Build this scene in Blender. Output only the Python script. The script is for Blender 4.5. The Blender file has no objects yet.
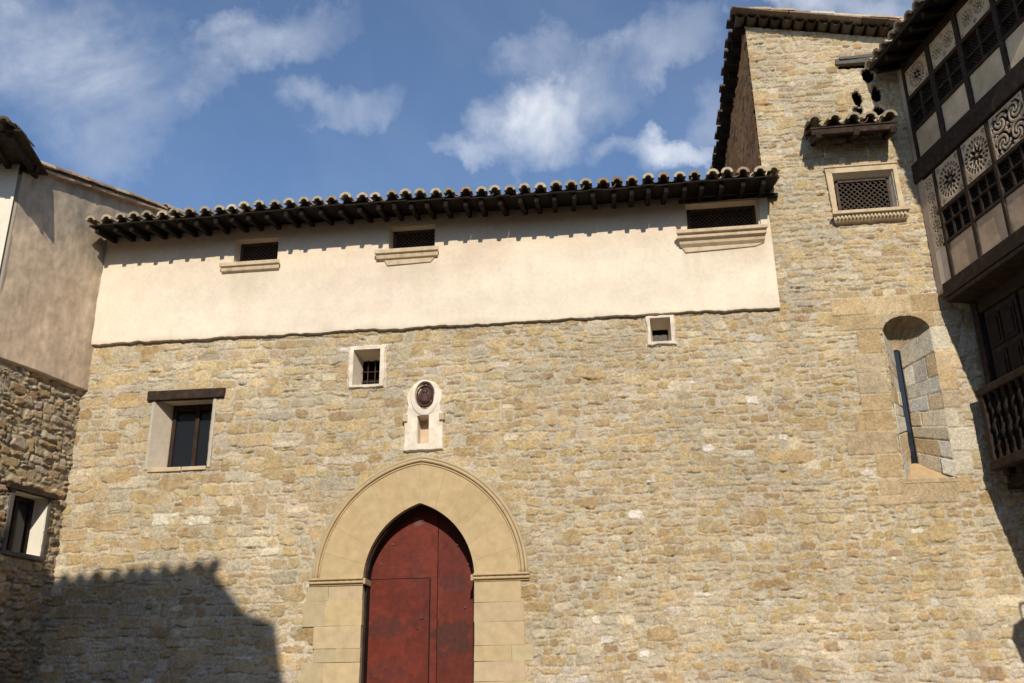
import bpy, bmesh, math, random
import numpy as np
from mathutils import Vector

R = math.radians
scene = bpy.context.scene
COL = scene.collection

# ------------------------------------------------------------------ camera
cam_d = bpy.data.cameras.new("camera")
cam = bpy.data.objects.new("camera", cam_d)
COL.objects.link(cam)
cam_d.sensor_width = 36.0
cam_d.lens = 36.0 * 995.0 / 1024.0
cam_d.clip_start = 0.1
cam_d.clip_end = 4000
P, RO, YA = R(21.385), R(-0.7665), R(6.9017)
fw = Vector((0, math.cos(P), math.sin(P)))
up = Vector((0, -math.sin(P), math.cos(P)))
rt = Vector((1, 0, 0))
rt2 = rt * math.cos(RO) + up * math.sin(RO)
up2 = -rt * math.sin(RO) + up * math.cos(RO)
def rotz(v):
    c, s = math.cos(YA), math.sin(YA)
    return Vector((c * v.x - s * v.y, s * v.x + c * v.y, v.z))
rt2, up2, fw = rotz(rt2), rotz(up2), rotz(fw)
m = cam.matrix_world.copy()
m.col[0][:3] = rt2; m.col[1][:3] = up2; m.col[2][:3] = -fw
m.col[3][:3] = (0, -17.5, 1.6)
cam.matrix_world = m
scene.camera = cam

# ------------------------------------------------------------------ light
SUN_EL, SUN_TH = R(30.6), R(10.0)            # sun to the right of the main wall's normal
SUNV = Vector((math.sin(SUN_TH) * math.cos(SUN_EL), -math.cos(SUN_TH) * math.cos(SUN_EL), math.sin(SUN_EL)))
sd = bpy.data.lights.new("sun", 'SUN')
sd.energy = 3.9
sd.angle = R(0.5)
sd.color = (1.0, 0.93, 0.79)
sun = bpy.data.objects.new("sun", sd)
COL.objects.link(sun)
sun.rotation_euler = SUNV.to_track_quat('Z', 'Y').to_euler()
sun.location = (5, -30, 30)

scene.view_settings.view_transform = 'Standard'
scene.view_settings.look = 'None'
scene.view_settings.exposure = 0.13
scene.view_settings.gamma = 1.0
scene.view_settings.use_curve_mapping = False

# ------------------------------------------------------------------ sky
world = bpy.data.worlds.new("World")
scene.world = world
world.use_nodes = True
wn, wl = world.node_tree.nodes, world.node_tree.links
wn.clear()
def wnode(t, **k):
    n = wn.new(t)
    for a, b in k.items():
        setattr(n, a, b)
    return n
sky = wnode('ShaderNodeTexSky', sky_type='NISHITA', sun_disc=False)
sky.sun_elevation = SUN_EL
sky.sun_rotation = math.atan2(SUNV.x, SUNV.y)
sky.air_density = 1.0; sky.dust_density = 0.3; sky.ozone_density = 3.2
sky.altitude = 1000
tc = wnode('ShaderNodeTexCoord')
def vmath(op, a, b=None):
    n = wnode('ShaderNodeVectorMath', operation=op)
    for i, v in enumerate((a, b)):
        if v is None: continue
        if isinstance(v, bpy.types.NodeSocket): wl.new(v, n.inputs[i])
        else: n.inputs[i].default_value = v
    return n
def wmath(op, a, b=None, c=None, clamp=False):
    n = wnode('ShaderNodeMath', operation=op); n.use_clamp = clamp
    for i, v in enumerate((a, b, c)):
        if v is None: continue
        if isinstance(v, bpy.types.NodeSocket): wl.new(v, n.inputs[i])
        else: n.inputs[i].default_value = v
    return n.outputs[0]
GEN = tc.outputs['Generated']
nz = wnode('ShaderNodeTexNoise'); nz.inputs['Scale'].default_value = 6.0; nz.inputs['Detail'].default_value = 7.0
nz.inputs['Roughness'].default_value = 0.58; nz.inputs['Distortion'].default_value = 0.5
wl.new(GEN, nz.inputs['Vector'])
nz2 = wnode('ShaderNodeTexNoise'); nz2.inputs['Scale'].default_value = 17.0; nz2.inputs['Detail'].default_value = 6.0
nz2.inputs['Roughness'].default_value = 0.6
wl.new(GEN, nz2.inputs['Vector'])
warp = vmath('SUBTRACT', nz2.outputs['Color'], (0.5, 0.5, 0.5))
warp = vmath('SCALE', warp.outputs[0]); warp.inputs['Scale'].default_value = 0.11
DIRW = vmath('ADD', GEN, warp.outputs[0]).outputs[0]
def sky_dir(px, py):
    v = rt2 * ((px - 512) / 995.0) + up2 * (-(py - 341.5) / 995.0) + fw
    return v.normalized()
# real directions of the cloud banks on the sky: bearing, half width, half height, tilt, weight
CLOUDS = [
    ((262, 42), 74, 26, -12, 0.95), ((205, 66), 45, 26, -35, .7),
    ((342, 102), 46, 20, 6, .7), ((85, 60), 90, 70, 0, 0.8), ((95, 118), 50, 58, 0, 0.7),
    ((530, 124), 54, 36, -22, 1.15), ((480, 148), 36, 13, -8, 0.75),
    ((655, 152), 66, 17, 3, 1.0), ((650, 50), 66, 26, -24, 0.5), ((540, 60), 45, 24, 0, 0.42), ((590, 95), 50, 30, -20, 0.45),
    ((830, -2), 90, 20, 4, 0.85), ((715, 120), 26, 30, 0, 0.3),
    ((-200, 60), 200, 60, 0, 0.7), ((1250, 60), 220, 60, 0, 0.7)]
total = None
for (c, a, b, tilt, wgt) in CLOUDS:
    d = sky_dir(*c)
    ex = (rt2 * math.cos(R(tilt)) + up2 * -math.sin(R(tilt)))
    ex = (ex - d * ex.dot(d)).normalized()
    ey = d.cross(ex).normalized()
    scl = d.dot(fw) / 995.0
    x = vmath('DOT_PRODUCT', DIRW, tuple(ex / (a * scl))).outputs['Value']
    y = vmath('DOT_PRODUCT', DIRW, tuple(ey / (b * scl))).outputs['Value']
    front = vmath('DOT_PRODUCT', GEN, tuple(d)).outputs['Value']
    r2 = wmath('ADD', wmath('MULTIPLY', x, x), wmath('MULTIPLY', y, y))
    e = wmath('SUBTRACT', 1.0, wmath('MULTIPLY', r2, 0.55), clamp=True)
    e = wmath('MULTIPLY', e, wmath('GREATER_THAN', front, 0.2))
    e = wmath('MULTIPLY', e, wgt)
    total = e if total is None else wmath('MAXIMUM', total, e)
dens = wmath('MULTIPLY_ADD', nz.outputs['Fac'], 2.3, -0.66)
fine = wmath('MULTIPLY_ADD', nz2.outputs['Fac'], 1.5, 0.18)
mask = wmath('MULTIPLY', wmath('MULTIPLY', total, dens), fine, clamp=True)
base = wmath('MULTIPLY_ADD', nz.outputs['Fac'], 0.5, -0.2, clamp=True)
mask = wmath('ADD', wmath('MULTIPLY', wmath('POWER', mask, 1.15), 0.88), wmath('MULTIPLY', base, 0.3), clamp=True)
mix = wnode('ShaderNodeMix', data_type='RGBA')
wl.new(mask, mix.inputs[0])
tint = wnode('ShaderNodeMix', data_type='RGBA', blend_type='MULTIPLY'); tint.inputs[0].default_value = 1.0
wl.new(sky.outputs[0], tint.inputs[6]); tint.inputs[7].default_value = (1.0, 1.0, 1.0, 1)
wl.new(tint.outputs[2], mix.inputs[6])
mix.inputs[7].default_value = (6.6, 6.8, 7.1, 1)
bg = wnode('ShaderNodeBackground'); bg.inputs['Strength'].default_value = 0.138
wl.new(mix.outputs[2], bg.inputs[0])
wo = wnode('ShaderNodeOutputWorld'); wl.new(bg.outputs[0], wo.inputs[0])

# ------------------------------------------------------------------ materials
def new_mat(name):
    mt = bpy.data.materials.new(name); mt.use_nodes = True
    nt = mt.node_tree; b = nt.nodes['Principled BSDF']
    return mt, nt, b
def mk(nt, t, **k):
    n = nt.nodes.new(t)
    for a, v in k.items(): setattr(n, a, v)
    return n
def noise(nt, scale, detail=5, rough=0.6, stretch=None):
    t = mk(nt, 'ShaderNodeTexCoord'); n = mk(nt, 'ShaderNodeTexNoise')
    n.inputs['Scale'].default_value = scale; n.inputs['Detail'].default_value = detail; n.inputs['Roughness'].default_value = rough
    if stretch:
        mp = mk(nt, 'ShaderNodeMapping'); mp.inputs['Scale'].default_value = stretch
        nt.links.new(t.outputs['Object'], mp.inputs[0]); nt.links.new(mp.outputs[0], n.inputs['Vector'])
    else:
        nt.links.new(t.outputs['Object'], n.inputs['Vector'])
    return n.outputs['Fac']
def ramp(nt, fac, stops):
    r = mk(nt, 'ShaderNodeValToRGB'); el = r.color_ramp.elements
    while len(el) < len(stops): el.new(0.5)
    for e, (p, c) in zip(el, stops):
        e.position = p; e.color = (*c, 1)
    nt.links.new(fac, r.inputs[0]); return r.outputs[0]
def bump(nt, b, fac, strength, dist):
    n = mk(nt, 'ShaderNodeBump'); n.inputs['Strength'].default_value = strength; n.inputs['Distance'].default_value = dist
    nt.links.new(fac, n.inputs['Height']); nt.links.new(n.outputs[0], b.inputs['Normal'])
def attr_mat(name, lo=0.8, hi=1.2, scale=40, bs=0.5, bd=0.01, rough=0.92, detail=6):
    """colour from the mesh's own per-stone colours, broken up by a fine grain"""
    mt, nt, b = new_mat(name)
    a = mk(nt, 'ShaderNodeAttribute', attribute_name='Col')
    f = noise(nt, scale, detail, 0.65)
    g = ramp(nt, f, [(0.25, (lo, lo, lo)), (0.75, (hi, hi, hi))])
    mx = mk(nt, 'ShaderNodeMix', data_type='RGBA', blend_type='MULTIPLY'); mx.inputs[0].default_value = 1
    nt.links.new(a.outputs['Color'], mx.inputs[6]); nt.links.new(g, mx.inputs[7])
    nt.links.new(mx.outputs[2], b.inputs['Base Color'])
    b.inputs['Roughness'].default_value = rough; b.inputs['Specular IOR Level'].default_value = 0.2
    bump(nt, b, f, bs, bd)
    return mt
def noise_mat(name, stops, scale, detail=6, stretch=None, bs=0.4, bd=0.01, rough=0.85, spec=0.2):
    mt, nt, b = new_mat(name)
    f = noise(nt, scale, detail, 0.62, stretch)
    nt.links.new(ramp(nt, f, stops), b.inputs['Base Color'])
    b.inputs['Roughness'].default_value = rough; b.inputs['Specular IOR Level'].default_value = spec
    bump(nt, b, f, bs, bd)
    return mt
M_STONE = attr_mat('rubble_stone', 0.70, 1.26, 42, 0.9, 0.022, detail=9)
M_ASHLAR = attr_mat('dressed_stone', 0.82, 1.15, 6, 0.4, 0.01, detail=10)
M_PLASTER = attr_mat('plaster', 0.91, 1.08, 13, 0.4, 0.012, detail=9)
M_TILE = attr_mat('roof_tile', 0.62, 1.3, 16, 0.5, 0.01)
M_DOOR = attr_mat('red_paint', 0.72, 1.24, 11, 0.35, 0.006, rough=0.62)
M_WOOD = noise_mat('dark_wood', [(0.2, (0.010, 0.007, 0.005)), (0.55, (0.026, 0.017, 0.012)), (0.85, (0.06, 0.042, 0.03))], 7, stretch=(1, 1, 1), bs=0.5, bd=0.01)
M_WOODR = noise_mat('brown_timber', [(0.2, (0.016, 0.010, 0.007)), (0.55, (0.042, 0.027, 0.018)), (0.85, (0.10, 0.066, 0.046))], 9, bs=0.6, bd=0.012)
M_BLACKWOOD = noise_mat('dark_eave_timber', [(0.2, (0.006, 0.004, 0.003)), (0.6, (0.016, 0.010, 0.007)), (0.9, (0.04, 0.027, 0.02))], 8, bs=0.6, bd=0.012)  # near-black timber, darkened to offset bounce light under the eaves
M_WEATHER = noise_mat('weathered_timber', [(0.25, (0.05, 0.045, 0.04)), (0.7, (0.17, 0.15, 0.13))], 6, stretch=(2, 6, 14), bs=0.7)
M_FRAME = noise_mat('window_frame_wood', [(0.3, (0.022, 0.013, 0.009)), (0.7, (0.055, 0.032, 0.02))], 12)
M_LATT = noise_mat('lattice_wood', [(0.3, (0.05, 0.036, 0.028)), (0.7, (0.11, 0.08, 0.06))], 14)
M_VOID = noise_mat('dark_interior', [(0.3, (0.008, 0.007, 0.006)), (0.7, (0.016, 0.014, 0.012))], 5)
M_IRON = noise_mat('rusty_iron', [(0.3, (0.03, 0.022, 0.018)), (0.7, (0.12, 0.07, 0.045))], 20, rough=0.7)
M_BRONZE = noise_mat('dark_relief', [(0.3, (0.03, 0.012, 0.008)), (0.7, (0.10, 0.042, 0.026))], 25, rough=0.6, spec=0.4)
M_SILL = noise_mat('sill_stone', [(0.2, (0.34, 0.245, 0.15)), (0.5, (0.56, 0.43, 0.28)), (0.8, (0.66, 0.53, 0.37))], 6, bs=0.35)
M_CREAM = noise_mat('cream_render', [(0.2, (0.60, 0.49, 0.36)), (0.6, (0.72, 0.61, 0.47))], 7, bs=0.4)
M_WHITE = noise_mat('white_render', [(0.2, (0.70, 0.62, 0.50)), (0.6, (0.78, 0.71, 0.6))], 4, bs=0.3)
M_GROUND = noise_mat('ground_dust', [(0.2, (0.16, 0.13, 0.095)), (0.7, (0.25, 0.205, 0.15))], 3, bs=0.5, bd=0.03)
mt, nt, b = new_mat('window_glass')
b.inputs['Base Color'].default_value = (0.014, 0.017, 0.022, 1); b.inputs['Roughness'].default_value = 0.1
bump(nt, b, noise(nt, 2.0, 2), 0.12, 0.05)
M_GLASS = mt

# ------------------------------------------------------------------ helpers
ORG = {}
class Fr:
    """wall frame: s along the wall, o out of the wall, z up"""
    def __init__(self, O, S, N):
        self.O, self.S, self.N = np.array(O, float), np.array(S, float), np.array(N, float)
        self.Z = np.array((0, 0, 1.0))
    def __call__(self, s, o, z):
        return self.O + self.S * s + self.N * o + self.Z * z
def link(o, parent):
    COL.objects.link(o)
    if parent is not None: o.parent = parent
def finish(name, verts, faces, mat, parent, origin=None, smooth=False, cols=None, pointcols=None, bevel=0.0, fix=True):
    porg = ORG[parent.name] if parent is not None else np.zeros(3)
    org = porg if origin is None else np.array(origin, float)
    V = np.asarray(verts, float) - org
    me = bpy.data.meshes.new(name)
    if isinstance(faces, np.ndarray):
        nf = len(faces)
        me.vertices.add(len(V)); me.vertices.foreach_set('co', V.astype(np.float32).ravel())
        me.loops.add(nf * 4); me.loops.foreach_set('vertex_index', faces.astype(np.int32).ravel())
        me.polygons.add(nf); me.polygons.foreach_set('loop_start', np.arange(0, nf * 4, 4, dtype=np.int32))
        me.update(calc_edges=True); me.validate()
    else:
        me.from_pydata(V.tolist(), [], faces); me.update()
        if cols is not None:
            at = me.color_attributes.new('Col', 'FLOAT_COLOR', 'CORNER')
            arr = []
            for p, c in zip(me.polygons, cols): arr += [c[0], c[1], c[2], 1.0] * p.loop_total
            at.data.foreach_set('color', np.array(arr, np.float32))
        if fix:
            bm = bmesh.new(); bm.from_mesh(me); bmesh.ops.recalc_face_normals(bm, faces=bm.faces); bm.to_mesh(me); bm.free()
    if pointcols is not None:
        at = me.color_attributes.new('Col', 'FLOAT_COLOR', 'POINT')
        c4 = np.ones((len(V), 4), np.float32); c4[:, :3] = pointcols
        at.data.foreach_set('color', c4.ravel())
    if smooth: me.polygons.foreach_set('use_smooth', np.ones(len(me.polygons), dtype=bool))
    me.materials.append(mat)
    o = bpy.data.objects.new(name, me)
    link(o, parent)
    o.location = Vector(org - porg)
    ORG[o.name] = org
    if bevel:
        md = o.modifiers.new('bevel', 'BEVEL'); md.width = bevel; md.segments = 2; md.limit_method = 'ANGLE'; md.angle_limit = R(40)
    return o
class MB:
    def __init__(self): self.v, self.f, self.c = [], [], []
    def add(self, vs, fs, col=(0.5, 0.5, 0.5)):
        n = len(self.v); self.v += [tuple(p) for p in vs]
        for f in fs: self.f.append([i + n for i in f]); self.c.append(col)
    def box(self, fr, s0, s1, o0, o1, z0, z1, col=(.5, .5, .5), jit=0, rng=None):
        vs = [fr(s, o, z) for z in (z0, z1) for (s, o) in ((s0, o0), (s1, o0), (s1, o1), (s0, o1))]
        if jit: vs = [p + (rng or np.random).uniform(-jit, jit, 3) for p in vs]
        self.add(vs, [(0, 1, 2, 3), (4, 5, 6, 7), (0, 1, 5, 4), (1, 2, 6, 5), (2, 3, 7, 6), (3, 0, 4, 7)], col)
    def bar(self, p, q, w, h, upv=(0, 0, 1), col=(.5, .5, .5)):
        p, q = np.array(p, float), np.array(q, float); d = q - p; d = d / np.linalg.norm(d)
        x = np.cross(d, upv); x = x / np.linalg.norm(x); y = np.cross(x, d)
        vs = [e + x * a * w / 2 + y * b_ * h / 2 for e in (p, q) for a, b_ in ((-1, -1), (1, -1), (1, 1), (-1, 1))]
        self.add(vs, [(0, 1, 2, 3), (4, 5, 6, 7), (0, 1, 5, 4), (1, 2, 6, 5), (2, 3, 7, 6), (3, 0, 4, 7)], col)
    def prism(self, fr, poly, o0, o1, col=(.5, .5, .5)):
        n = len(poly)
        vs = [fr(s, o0, z) for s, z in poly] + [fr(s, o1, z) for s, z in poly]
        fs = [tuple(range(n)), tuple(range(n, 2 * n))] + [(i, (i + 1) % n, n + (i + 1) % n, n + i) for i in range(n)]
        self.add(vs, fs, col)
    def profile(self, fr, prof, s0, s1, col=(.5, .5, .5), inset=0.0):
        """moulding: (o,z) profile run along s, ends returned"""
        n = len(prof)
        vs = [fr(s0 + inset * (1 - o / max(p[0] for p in prof)), o, z) for o, z in prof] + [fr(s1 - inset * (1 - o / max(p[0] for p in prof)), o, z) for o, z in prof]
        fs = [tuple(range(n)), tuple(range(n, 2 * n))] + [(i, (i + 1) % n, n + (i + 1) % n, n + i) for i in range(n)]
        self.add(vs, fs, col)
    def tube(self, pts, r, n=8, col=(.5, .5, .5)):
        pts = [np.array(p, float) for p in pts]; k = len(pts); rs = r if isinstance(r, (list, tuple, np.ndarray)) else [r] * k
        vs = []; ref = None
        for i, p in enumerate(pts):
            d = pts[min(i + 1, k - 1)] - pts[max(i - 1, 0)]; d /= np.linalg.norm(d)
            if ref is None: ref = np.array((0, 0, 1.0)) if abs(d[2]) < .9 else np.array((1.0, 0, 0))
            x = ref - d * ref.dot(d); x /= np.linalg.norm(x); y = np.cross(d, x); ref = x
            vs += [p + (x * math.cos(a) + y * math.sin(a)) * rs[i] for a in np.linspace(0, 2 * math.pi, n, endpoint=False)]
        fs = [(i * n + j, i * n + (j + 1) % n, (i + 1) * n + (j + 1) % n, (i + 1) * n + j) for i in range(k - 1) for j in range(n)]
        fs += [tuple(range(n)), tuple(range((k - 1) * n, k * n))]
        self.add(vs, fs, col)
    def build(self, name, mat, parent, **k):
        return finish(name, self.v, self.f, mat, parent, cols=self.c, **k)
def thing(name, loc, label, cat, group=None):
    o = bpy.data.objects.new(name, None); COL.objects.link(o)
    o.location = loc; o.empty_display_size = 0.3
    o['label'] = label; o['category'] = cat
    if group: o['group'] = group
    ORG[o.name] = np.array(loc, float)
    return o

# value noise on arrays
def vnoise(U, V, freq, seed):
    g = np.random.RandomState(seed).rand(257, 257)
    x = U * freq + 31.7; y = V * freq + 17.3
    xi = np.floor(x).astype(int); yi = np.floor(y).astype(int)
    fx = x - xi; fy = y - yi; fx = fx * fx * (3 - 2 * fx); fy = fy * fy * (3 - 2 * fy)
    xi %= 256; yi %= 256
    return (g[xi, yi] * (1 - fx) + g[xi + 1, yi] * fx) * (1 - fy) + (g[xi, yi + 1] * (1 - fx) + g[xi + 1, yi + 1] * fx) * fy
def fbm(U, V, freq, seed, octs=4, gain=0.5):
    t = 0; a = 1; s = 0
    for k in range(octs):
        t = t + a * vnoise(U, V, freq * 2 ** k, seed + k * 13); s += a; a *= gain
    return t / s
def sstep(x): x = np.clip(x, 0, 1); return x * x * (3 - 2 * x)

def relief(name, mat, parent, fr, U, V, H, C, keep=None, **k):
    """grid of real geometry: U,V wall coordinates (nu,nv), H outward height, C (nu,nv,3) colours"""
    nu, nv = U.shape
    pts = fr.O + U[..., None] * fr.S + H[..., None] * fr.N + V[..., None] * fr.Z
    idx = np.arange(nu * nv).reshape(nu, nv)
    q = np.stack([idx[:-1, :-1], idx[1:, :-1], idx[1:, 1:], idx[:-1, 1:]], -1)
    if np.dot(np.cross(fr.S, fr.Z), fr.N) < 0: q = q[..., ::-1]
    if keep is not None:
        uc = (U[:-1, :-1] + U[1:, 1:]) / 2; vc = (V[:-1, :-1] + V[1:, 1:]) / 2
        q = q[keep(uc, vc)]
    else: q = q.reshape(-1, 4)
    used, inv = np.unique(q, return_inverse=True)
    P3 = pts.reshape(-1, 3)[used]; CC = C.reshape(-1, 3)[used]
    return finish(name, P3, inv.reshape(-1, 4), mat, parent, smooth=True, pointcols=CC, **k)

def rubble(u0, u1, v0, v1, res, seed, strips, mortar=(.495, .42, .31), ashlar=(), gapk=1.0, hk=1.0, edge=0.012, warpk=1.0, tint=None, smear=0.42, big=0):
    """lays stone after stone on a height field; strips = [(ua, ub, style(z)->(course,wmin,wmax,layers,hs,palette))]"""
    rng = np.random.RandomState(seed)
    nu = int(round((u1 - u0) / res)) + 1; nv = int(round((v1 - v0) / res)) + 1
    U, V = np.meshgrid(np.linspace(u0, u1, nu), np.linspace(v0, v1, nv), indexing='ij')
    du = (u1 - u0) / (nu - 1); dv = (v1 - v0) / (nv - 1)
    w = warpk
    WU = U + w * (.055 * (fbm(U, V, 5, seed + 1, 2) - .5) * 2 + .03 * (fbm(U, V, 14, seed + 2, 2) - .5) * 2)
    WV = V + w * (.045 * (fbm(U, V, 4, seed + 3, 2) - .5) * 2 + .024 * (fbm(U, V, 12, seed + 4, 2) - .5) * 2 + .16 * (vnoise(U, V, .3, seed + 5) - .5))
    E = fbm(U, V, 22, seed + 6, 3) - .5
    G = fbm(U, V, 30, seed + 7, 3) - .5
    L = fbm(U, V, 9, seed + 8, 3) - .5
    S = fbm(U, V, 6, seed + 9, 4)
    F2 = fbm(U, V, 55, seed + 12, 2) - .5
    H = .022 * hk * L * 2 + .014 * hk * G * 2 + .006 * hk * F2 - .004
    mc = np.array(mortar)
    mvar = fbm(U, V, 1.3, seed + 10, 4) - .5
    C = mc[None, None] * (1 + .35 * mvar + .45 * G + .3 * F2)[..., None]
    PAL = {'ochre': (.49, .355, .185), 'tan': (.51, .39, .23), 'brown': (.42, .29, .155), 'grey': (.465, .39, .275), 'pale': (.58, .48, .33),
           'white': (.68, .61, .50), 'rust': (.43, .275, .15), 'pink': (.50, .375, .245), 'dark': (.20, .155, .11), 'slate': (.36, .34, .30)}
    PAL = {k: np.array(v) for k, v in PAL.items()}
    def put(a, b, c, d, hs, col, rad, g, tight=False):
        sl_u = slice(max(0, int((a - u0 - .13) / du)), max(0, min(nu, int((b - u0 + .13) / du) + 2)))
        sl_v = slice(max(0, int((c - v0 - .24) / dv)), max(0, min(nv, int((d - v0 + .24) / dv) + 2)))
        if sl_u.stop - sl_u.start < 2 or sl_v.stop - sl_v.start < 2: return
        if tight: x = U[sl_u, sl_v] - (a + b) / 2; y = V[sl_u, sl_v] - (c + d) / 2
        else:
            x = WU[sl_u, sl_v] - (a + b) / 2; y = WV[sl_u, sl_v] - (c + d) / 2
            th = rng.normal(0, .035); x, y = x + th * y, y - th * x
            x = x + rng.normal(0, .12) * y      # sheared ends
        hx = (b - a) / 2 - g; hy = (d - c) / 2 - g
        if hx < .02 or hy < .012: return
        r = min(rad, hx * .9, hy * .9)
        qx = np.abs(x) - hx + r; qy = np.abs(y) - hy + r
        sd_ = np.hypot(np.maximum(qx, 0), np.maximum(qy, 0)) + np.minimum(np.maximum(qx, qy), 0) - r
        if not tight: sd_ = sd_ + E[sl_u, sl_v] * .028
        aa = sstep(-sd_ / (edge if not tight else .012) + .15)
        tx, ty = rng.normal(0, .28), rng.normal(.05, .3)
        hh = hs * (1 + tx * x / hx * .6 + ty * y / hy * .6) + G[sl_u, sl_v] * (.015 if not tight else .005) * hk + F2[sl_u, sl_v] * (.008 if not tight else .003) * hk + L[sl_u, sl_v] * (.017 if not tight else .005) * hk
        H[sl_u, sl_v] = H[sl_u, sl_v] * (1 - aa) + hh * aa
        if not tight and rng.rand() < .32:
            cw = hx * rng.uniform(.35, .9); ccx = rng.uniform(-.4, .4) * hx; side = -1 if rng.rand() < .85 else 1
            sl_ = np.abs(y - side * (hy + g * .6)) / rng.uniform(.006, .012) ; sl_ = np.maximum(sl_, np.abs(x - ccx) / cw * 1.1) + E[sl_u, sl_v] * .8
            H[sl_u, sl_v] -= rng.uniform(.02, .05) * hk * sstep((1.25 - sl_) / .5)
        ac = sstep(-sd_ / .009 + .1)
        if not tight:
            ac = ac * np.clip(1 - smear * np.clip((S[sl_u, sl_v] - .52) * 9, 0, 1), 0, 1)
        var = 1 + .36 * L[sl_u, sl_v] + .55 * G[sl_u, sl_v] + .35 * F2[sl_u, sl_v]
        C[sl_u, sl_v] = C[sl_u, sl_v] * (1 - ac[..., None]) + (col[None, None] * var[..., None]) * ac[..., None]
    def pick(pal):
        n = list(pal); p = np.array([pal[k] for k in n], float); p /= p.sum()
        c = PAL[n[rng.choice(len(n), p=p)]] * rng.uniform(.84, 1.12)
        return c * np.array((1, rng.uniform(.98, 1.02), rng.uniform(.93, 1.07)))
    for (ua, ub, style) in strips:
        z = v0 - .2 - rng.rand() * .1
        while z < v1 + .15:
            ch, wmin, wmax, layers, hs, pal = style(z)
            ch *= rng.uniform(.8, 1.25)
            x = ua - rng.uniform(0, .25)
            while x < ub:
                sw = rng.uniform(wmin, wmax) * (1 if rng.rand() > .12 else 1.45)
                nl = rng.choice(len(layers), p=layers) + 1
                zz = z
                for l in range(nl):
                    lh = ch / nl * (rng.uniform(.8, 1.2) if nl > 1 else 1)
                    if l == nl - 1: lh = z + ch - zz
                    xs = [x, x + sw]
                    if nl > 1 and rng.rand() < .45 or lh < .1 and sw > .42 and rng.rand() < .5: xs = [x, x + sw * rng.uniform(.35, .65), x + sw]
                    for xa, xb in zip(xs[:-1], xs[1:]):
                        g = gapk * rng.uniform(.006, .021)
                        h_ = hk * hs * rng.uniform(.25, 1.35)
                        if rng.rand() < .1: h_ *= .15
                        put(xa + rng.normal(0, .012), xb + rng.normal(0, .012), zz + rng.normal(0, .014), zz + lh + rng.normal(0, .014), h_, pick(pal), rng.uniform(.02, .075), g)
                    zz += lh
                x += sw
            z += ch
    for _ in range(big):        # larger stones breaking the courses
        a, c = u0 + (u1 - u0) * rng.rand() ** 1.7, rng.uniform(v0, v1)
        w_, h_ = rng.uniform(.26, .55), rng.uniform(.15, .28)
        put(a, a + w_, c, c + h_, hk * .018 * rng.uniform(.3, 1.3), pick({'ochre': 40, 'tan': 34, 'brown': 14, 'pale': 9}), rng.uniform(.03, .08), .012)
    for (a, b, c, d, col, h_) in ashlar:
        put(a, b, c, d, h_, np.array(col), .012, .0045, True)
    if tint is not None: C *= tint(U, V)
    return U, V, H, np.clip(C, .01, .85)

# barrel tiles -------------------------------------------------------------
def tile_cols(rng):
    k = rng.rand()
    if k < .45: c = np.array((.47, .37, .26))
    elif k < .7: c = np.array((.40, .27, .18))
    elif k < .88: c = np.array((.30, .21, .15))
    else: c = np.array((.56, .48, .37))
    return tuple(c * rng.uniform(.8, 1.15))
def barrel(mb, p, along, down, upn, r0, r1, ln, th, cover, col, n=8):
    """half-round clay tile: open cross-section swept from the eave end up the slope"""
    vs = []
    for (e, r) in ((0, r0), (1, r1)):
        for rr in (r, r - th):
            for a in np.linspace(0, math.pi, n + 1):
                hgt = math.sin(a) * rr * .92
                vs.append(p - down * (ln * e) + along * (math.cos(a) * rr) + upn * (hgt if cover else -hgt))
    m1 = n + 1; fs = []
    for i in range(n):
        fs += [(i, i + 1, 2 * m1 + i + 1, 2 * m1 + i), (m1 + i, m1 + i + 1, 3 * m1 + i + 1, 3 * m1 + i),
               (i, i + 1, m1 + i + 1, m1 + i), (2 * m1 + i, 2 * m1 + i + 1, 3 * m1 + i + 1, 3 * m1 + i)]
    fs += [(0, m1, 3 * m1, 2 * m1), (n, m1 + n, 3 * m1 + n, 2 * m1 + n)]
    mb.add(vs, fs, col)
def tile_field(mb, P0, along, down, width, length, seed, sp=.285, step=.40, r=.105, sag=None, pans=True, first_over=0.0):
    """P0: eave corner; along: unit along eave; down: unit pointing down-slope"""
    rng = np.random.RandomState(seed)
    along = np.array(along, float); down = np.array(down, float); upn = np.cross(along, down)
    if upn[2] < 0: upn = -upn
    ncol = int(width / sp); sp = width / ncol
    nrow = max(1, int(math.ceil(length / step)))
    for i in range(ncol + 1):
        for j in range(nrow):
            q = np.array(P0) + along * (i * sp) - down * (j * step) + upn * (.012 * j * 0 + rng.uniform(-.006, .006))
            if sag is not None: q = q + np.array((0, 0, sag(i * sp)))
            q = q + along * rng.uniform(-.028, .028) + down * rng.uniform(-.05, .045) + upn * rng.uniform(-.008, .012)
            yaw = rng.normal(0, .035); dn = down * math.cos(yaw) + along * math.sin(yaw)
            if pans and i < ncol:
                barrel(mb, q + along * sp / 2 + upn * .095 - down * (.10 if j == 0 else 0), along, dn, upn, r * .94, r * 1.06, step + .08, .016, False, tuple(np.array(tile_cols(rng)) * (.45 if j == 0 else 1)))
            barrel(mb, q + upn * (.075 + .002 * (j % 2)), along, dn, upn, r * rng.uniform(1.02, 1.16), r * .88, step + .07, .05 if j == 0 else .018, True, tuple(np.array((.50, .405, .275)) * rng.uniform(.6, 1.1)) if j == 0 and rng.rand() < .75 else tile_cols(rng))

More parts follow.
